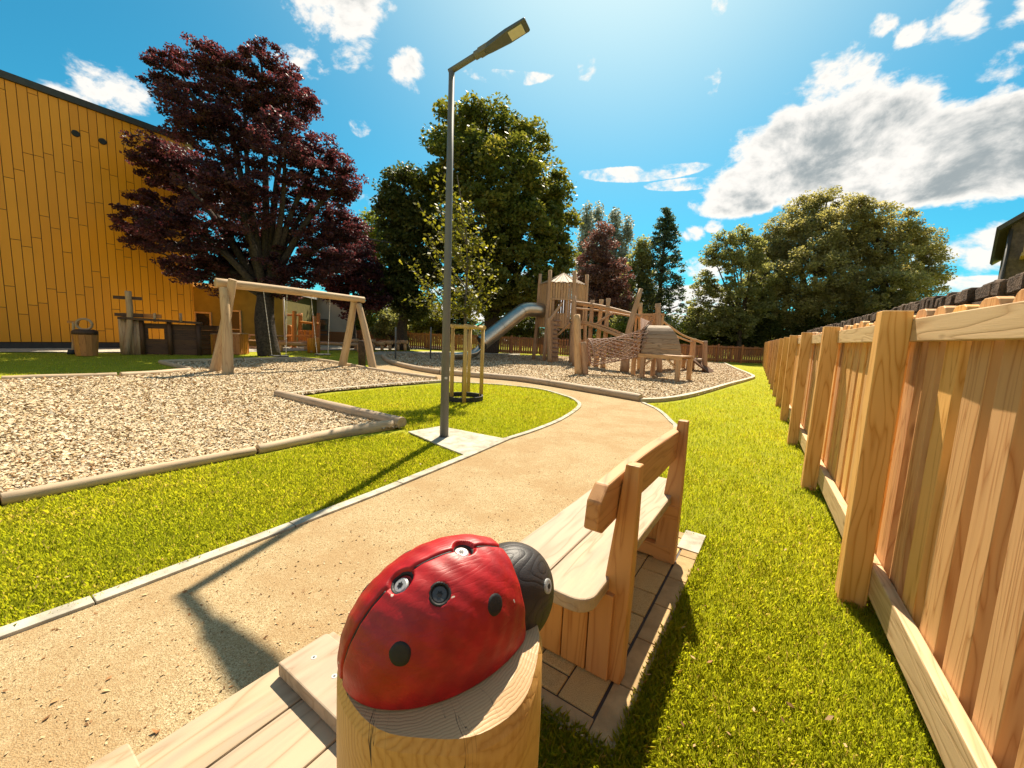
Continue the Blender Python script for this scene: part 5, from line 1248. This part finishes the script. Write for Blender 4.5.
def tree(name, label, base, blobs, mat, bark, nper, clump, per, size, trunk_r, fork=.3, group=None, seed=0, flat=.6, inner=.45, twigs=True, zmin=None, trunks=None):
    r = np.random.default_rng(seed + 100); base = np.array([base[0], base[1], 0.]); t_ = thing(name, label, 'tree', base, group)
    blobs = [(np.array(c, float), (rx, ry, rz)) for c, (rx, ry, rz) in blobs]
    cs = crown_clumps(blobs, nper, r, inner, zmin); rs = clump * r.uniform(.6, 1.3, len(cs))
    Vv, b = leafcloud(cs, rs, per, size, r, flat)
    zt_ = max(c[2] + q[2] for c, q in blobs); mb = MB(); fz = zt_ * fork; fk = base + zb * fz
    mean = sum(c for c, _ in blobs) / len(blobs); fk[:2] += (mean - base)[:2] * .12
    pts = catmull([base - zb * .1, base * .5 + fk * .5 + np.array([r.normal() * trunk_r * .3, r.normal() * trunk_r * .3, 0]), fk], 5)
    mb.tube(pts, list(np.linspace(trunk_r * 1.15, trunk_r * .8, len(pts))), 12, wob=.04)
    mb.build('trunk', MT[bark], t_)
    mb = MB(); nodes = [fk]; nr = [trunk_r * .7]
    for c, q in blobs:
        md = lerp(fk, c, .5) + zb * (np.linalg.norm(c - fk) * .10) + r.normal(size=3) * .12 * q[0]; ps_ = catmull([fk, md, c + zb * q[2] * .3], 5); mb.tube(ps_, list(np.linspace(trunk_r * .5, trunk_r * .12, len(ps_))), 6)
        nodes += ps_[3:]; 
    nodes = np.array(nodes)
    if twigs:
        for c in cs[:: max(1, len(cs) // 260)]:
            j = np.argmin(((nodes - c) ** 2).sum(1) + np.where(nodes[:, 2] > c[2], 2.0, 0)); mb.tube([nodes[j], lerp(nodes[j], c, .5) + zb * .1, c], [trunk_r * .12, trunk_r * .08, trunk_r * .03], 4, caps=False)
    mb.build('branches', MT[bark], t_)
    cr = fastmesh('crown', Vv, None, b, L[mat], t_)
    return t_
def blobsD(l, y, ky=1.0, kz=.9):
    out = []
    for e in l:
        px, py, rp = e[:3]; dy_ = e[3] if len(e) > 3 else 0; c = D(px, py, y + dy_); rr = rp / F * (y + dy_); out.append((c, (rr, rr * ky, rr * kz)))
    return out
# purple maple
tree('purple_maple_tree', 'big dark purple leaved tree standing in front of the yellow building', G(270, 355.5),
     blobsD([(182, 84, 30, .5), (216, 66, 24, 0), (262, 76, 32, 0), (292, 104, 26, .3), (200, 120, 34, -1.2), (245, 122, 40, 0), (286, 150, 34, -1.5), (322, 160, 24, 0), (342, 186, 20, 0), (312, 208, 36, .5),
             (156, 158, 24, 0), (190, 178, 36, 1.0), (150, 212, 28, -.6), (138, 240, 18, 0), (182, 232, 36, -1.8), (232, 196, 42, -2), (262, 244, 42, 1.2), (220, 268, 30, 0), (180, 268, 18, 0), (318, 254, 34, 0), (345, 232, 22, 1), (284, 276, 26, -.6)], 18.3, .9),
     'copper', 'bark', 44, .36, 100, .125, .40, .20, seed=1, flat=.42, inner=.25)
tree('purple_tree', 'reddish purple tree right of and behind the big purple maple', D(352, 350, 27) * [1, 1, 0], blobsD([(352, 245, 20), (338, 272, 22), (366, 278, 20), (348, 300, 18), (376, 300, 12)], 27), 'copper', 'bark', 26, .6, 90, .22, .22, .2, seed=2)
tree('yellow_green_tree', 'small yellow green tree top showing beside the purple leaves', D(368, 350, 34) * [1, 1, 0], blobsD([(372, 226, 14), (382, 248, 18), (362, 262, 18), (378, 285, 22)], 34), 'bright', 'bark', 16, .7, 80, .26, .2, .2, seed=3)
tree('horse_chestnut_tree', 'huge rounded dark green tree behind the tube slide', D(489, 354, 29.3) * [1, 1, 0],
     blobsD([(452, 130, 26), (486, 126, 24), (522, 148, 26), (462, 162, 34, -2), (505, 176, 36, -2.5), (545, 188, 24), (440, 196, 26), (556, 226, 20), (528, 226, 34, -2), (480, 222, 38, -3), (448, 246, 26), (550, 262, 24), (512, 270, 36, -2), (470, 280, 34, -1.5), (540, 292, 24), (500, 300, 26)], 29, 1.0),
     'chest', 'bark', 15, .72, 90, .27, .6, .16, seed=4, flat=.6, inner=.5)
tree('dark_broadleaf_tree', 'dark green tree just left of the street lamp pole', D(404, 352, 28) * [1, 1, 0], blobsD([(405, 186, 20), (396, 215, 22), (416, 222, 22), (402, 252, 24), (420, 270, 22), (396, 285, 22), (412, 305, 20)], 28), 'darkg', 'bark', 22, .7, 100, .25, .38, .2, seed=5)
for i_, (px, py, rp, y, mt_, lab) in enumerate([(372, 318, 15, 33, 'bright', 'low bright green shrub tree behind the stepping logs'), (392, 322, 14, 31, 'alder', 'green shrub above the far fence left of the lamp'), (426, 318, 15, 32.5, 'young', 'pale leafy shrub above the fence behind the lamp pole'),
      (455, 320, 16, 33, 'darkg', 'dark shrub behind the fence left of the slide'), (520, 322, 16, 33.5, 'darkg', 'dark shrub behind the fence beneath the slide top'), (335, 312, 20, 36, 'darkg', 'dark shrub mass behind the pale building corner')]):
    tree('shrub', lab, D(px, 352, y) * [1, 1, 0], blobsD([(px, py, rp), (px - rp * .7, py + 8, rp * .7), (px + rp * .7, py + 8, rp * .7)], y), mt_, 'bark', 28, .5, 90, .2, .12, .25, seed=20 + i_, twigs=False)
tree('purple_tree', 'purple beech behind the bridge right of the tower', D(603, 350, 37) * [1, 1, 0], blobsD([(603, 232, 9), (600, 248, 14), (596, 270, 20), (612, 278, 20), (592, 298, 18), (616, 304, 16)], 37), 'beech', 'bark', 22, .6, 90, .2, .3, .2, seed=6)
L_bright_purple = None
def spire(name, label, px, ytop, ybot, w0_, y, mat, seed, per=60, size=.3, n=90, clump=.6, power=.8, flat=1.3, tiers=False):
    r = np.random.default_rng(seed); b_ = D(px, 350, y) * [1, 1, 0]; zt_ = D(px, ytop, y)[2]; z0 = D(px, ybot, y)[2]; t_ = thing(name, label, 'tree', b_); cs = []
    for k in range(n):
        f_ = r.random() ** .8; z = zt_ - (zt_ - z0) * f_
        if tiers: z = round(z / .9) * .9 + r.normal() * .12
        rad_ = w0_ * max(.03, ((zt_ - z) / (zt_ - z0))) ** power * (r.random() ** .5); a = r.random() * 2 * PI; cs.append([b_[0] + rad_ * math.cos(a), b_[1] + rad_ * math.sin(a), z - (.12 * rad_ if tiers else 0)])
    cs = np.array(cs); Vv, b = leafcloud(cs, clump * r.uniform(.6, 1.2, n), per, size, r, flat)
    mb = MB(); mb.tube([b_, b_ + zb * zt_ * .6, b_ + zb * zt_ * .985], [.28, .16, .03], 8); mb.build('trunk', MT['bark'], t_)
    mb = MB()
    for c in cs[::2]: mb.tube([np.array([b_[0], b_[1], max(1, c[2] - (.0 if tiers else .8))]), c], [.05, .015], 4, caps=False)
    mb.build('branches', MT['bark'], t_); fastmesh('crown', Vv, None, b, L[mat], t_)
for i_, (px, yt, w_, y) in enumerate([(578, 206, 1.3, 50), (590, 200, 1.5, 52), (606, 212, 1.6, 51), (618, 222, 1.5, 50)]):
    spire('poplar_tree', ['narrow silvery poplar, leftmost of the four beside the big round tree', 'tallest silvery poplar of the four behind the tower', 'third silvery poplar from the left behind the purple beech', 'rightmost silvery poplar, shorter than its neighbours'][i_], px, yt, 330, w_, y, 'silver', 40 + i_, 80, .34, 110, .75, .45, 1.6)
spire('pale_green_tree', 'greyish green tree between the purple beech and the conifer', 634, 240, 335, 2.6, 40, 'alder', 50, 110, .26, 120, .8, .6, 1.0)
spire('spruce_tree', 'tall open dark conifer standing against the white cloud', 655, 209, 345, 3.9, 40, 'conifer', 51, 55, .22, 330, .5, .75, .55, tiers=False)
for i_, (px, py, rp, y, mt_, lab) in enumerate([(690, 334, 13, 36, 'bright', 'bright green bush above the far fence right of the ramp'), (664, 334, 13, 36, 'alder', 'grey green bush behind the middle platform'), (640, 332, 13, 37, 'darkg', 'dark bush behind the arch tunnel'), (615, 334, 13, 36, 'bright', 'green bush behind the bridge posts'), (570, 330, 14, 36, 'darkg', 'dark bush behind the tower legs')]):
    tree('shrub', lab, D(px, 354, y) * [1, 1, 0], blobsD([(px, py, rp), (px - rp * .8, py + 6, rp * .7), (px + rp * .8, py + 6, rp * .7)], y), mt_, 'bark', 24, .55, 90, .22, .12, .25, seed=60 + i_, twigs=False)
tree('alder_tree', 'loose leafy alder left of the broad willows', D(738, 356, 35) * [1, 1, 0], blobsD([(724, 240, 13), (742, 236, 12), (712, 258, 15), (732, 262, 18), (752, 262, 14), (706, 284, 15), (724, 292, 18), (748, 292, 16), (700, 308, 14), (756, 246, 12), (764, 280, 16), (758, 306, 18), (698, 326, 16), (728, 312, 18), (716, 322, 16), (742, 324, 18)], 35), 'alder', 'bark', 26, .42, 52, .19, .2, .3, seed=7, inner=.2)
tree('willow_tree', 'broad grey green willow behind the right fence', D(812, 356, 40) * [1, 1, 0],
     blobsD([(802, 216, 20), (826, 208, 20), (790, 240, 28), (824, 240, 32, -2), (776, 268, 26), (812, 276, 36, -3), (846, 232, 24), (850, 268, 32, -2), (790, 305, 30, -2), (836, 310, 36, -3), (770, 318, 24), (762, 292, 22), (756, 316, 20), (778, 244, 18), (764, 262, 16), (860, 318, 30, -3)], 38), 'willow', 'bark', 18, .58, 100, .18, .45, .22, seed=8, flat=.8, inner=.4)
tree('willow_tree', 'wide spreading willow whose branches reach the house side', D(892, 362, 36) * [1, 1, 0],
     blobsD([(858, 208, 14), (872, 216, 18), (892, 226, 20), (878, 248, 26), (905, 252, 26), (926, 240, 14), (932, 258, 15), (912, 282, 26), (884, 290, 32, -2), (860, 300, 30), (936, 276, 10), (898, 318, 30, -2)], 34), 'willow', 'bark', 20, .5, 95, .17, .4, .22, seed=9, flat=.8, inner=.4)
for i_, (px, y) in enumerate([(700, 38), (730, 37), (768, 36), (805, 35), (850, 33), (895, 31)]):
    tree('hedge_shrub', ['dark undergrowth bush at the left end of the willow row', 'dark undergrowth bush beneath the alder', 'dark undergrowth bush where the two fences meet', 'dark undergrowth bush below the broad willow', 'dark undergrowth bush between the two willows', 'dark undergrowth bush below the wide spreading willow'][i_], D(px, 356, y) * [1, 1, 0], blobsD([(px, 338, 18), (px - 14, 342, 14), (px + 14, 342, 14), (px, 322, 14)], y), 'darkg', 'bark', 22, .6, 90, .22, .15, .2, seed=80 + i_, twigs=False)

# young tree in its stake frame
ybse = G(463, 399.5); yt_ = thing('young_tree', 'slender young tree with sparse light leaves growing inside the stake frame', 'tree', ybse)
tops = D(457, 175, ybse[1]); m = MB(); tk = catmull([ybse, ybse + (0, 0, 1.8), ybse + (-.02, .05, 3.2), tops], 6); m.tube(tk, list(np.linspace(.035, .008, len(tk))), 8); m.build('trunk', MT['barkg'], yt_)
r = np.random.default_rng(77); m = MB(); LV = []
ends = [(418, 205), (427, 235), (405, 262), (432, 180), (444, 172), (470, 200), (497, 240), (488, 262), (500, 290), (474, 296), (424, 292), (440, 270), (484, 305), (408, 300), (450, 220), (474, 240), (436, 205), (450, 190), (462, 215), (480, 226), (430, 255), (492, 275), (415, 280), (445, 300), (466, 270), (455, 250), (470, 310), (432, 310), (440, 232)]
for ex_, ey_ in ends:
    ep = D(ex_, ey_, ybse[1] + r.uniform(-.7, .7)); zs = max(1.75, ep[2] - np.linalg.norm((ep - tops)[:2]) * 1.0 - .25); i_ = np.argmin([abs(p[2] - zs) for p in tk]); st_ = tk[i_]
    ps_ = catmull([st_, lerp(st_, ep, .5) + (0, 0, -.06), ep], 5); m.tube(ps_, list(np.linspace(.013, .004, len(ps_))), 5)
    for p in ps_[2:]: LV.append(p)
    for q in range(3): e2_ = ps_[4 + q * 2] + r.normal(size=3) * .16 + (0, 0, .05); m.tube([ps_[4 + q * 2], e2_], [.005, .002], 4); LV += [lerp(ps_[4 + q * 2], e2_, .5), e2_]
m.build('branches', MT['barkg'], yt_)
LV = np.array(LV); Vv, b = leafcloud(LV, np.full(len(LV), .13), 5, .085, r, .9, .3); fastmesh('crown', Vv, None, b, L['young'], yt_)
sf = thing('tree_stake_frame', 'square of wooden stakes with top rails around the young tree', 'tree stakes', ybse)
stk = [G(464, 403), G(481, 398.5), G(451.5, 400.5), G(468, 395)]; hs_ = D(465, 327, stk[0][1])[2]
for p in stk: m = MB(); q_ = p + (random.uniform(-.02, .02), 0, hs_); m.tube([p - zb * .05, q_], [.042, .036], 10); m.build('stake', W['stake'], sf)
for a_, b_ in ((2, 0), (0, 1), (1, 3), (3, 2)):
    dd = stk[b_] - stk[a_]; dd /= np.linalg.norm(dd); m = MB(); p, q_ = stk[a_] + zb * (hs_ + .02) - dd * .05, stk[b_] + zb * (hs_ + .0) + dd * .05; m.tube([p, q_], .038, 8); m.build('rail', W['stake'], sf)
m = MB(); m.tube([np.array([ybse[0] + .42 * math.cos(a), ybse[1] + .42 * math.sin(a), .05]) for a in np.linspace(0, 2 * PI, 41)], .03, 6, caps=False)
rg_ = MB(); vs, fs = [], []
for i in range(48):
    a = 2 * PI * i / 48
    for rr, z in ((.42, 0), (.42, .10), (.39, .10), (.39, 0)): vs.append((ybse[0] + rr * math.cos(a), ybse[1] + rr * math.sin(a), z))
for i in range(48):
    j = (i + 1) % 48
    for k in range(4): fs.append((i * 4 + k, j * 4 + k, j * 4 + (k + 1) % 4, i * 4 + (k + 1) % 4))
rg_.add(vs, fs); o = rg_.build('tree_ring', MT['rubber']); fixn(o); tag(o, 'low black rubber ring edging the soil round the young tree', 'tree ring')

# far-off woodland closing the view beyond the fences
r = np.random.default_rng(5); n_ = 1500
px_ = r.uniform(-60, 1000, n_); yy_ = r.uniform(46, 62, n_); hz_ = r.random(n_) ** 1.2 * (2.6 + 1.4 * np.sin(px_ * .021) + .9 * np.sin(px_ * .063 + 1))
cs = np.array([[(a - 512) / F * b, b, .4 + c * 1.25] for a, b, c in zip(px_, yy_, hz_)])
Vv, b = leafcloud(cs, r.uniform(.7, 1.3, n_), 60, .42, r, .8)
o = fastmesh('far_woodland', Vv, None, b, L['darkg']); o['kind'] = 'stuff'; o['label'] = 'distant dark green woodland edge'; o['category'] = 'woodland'
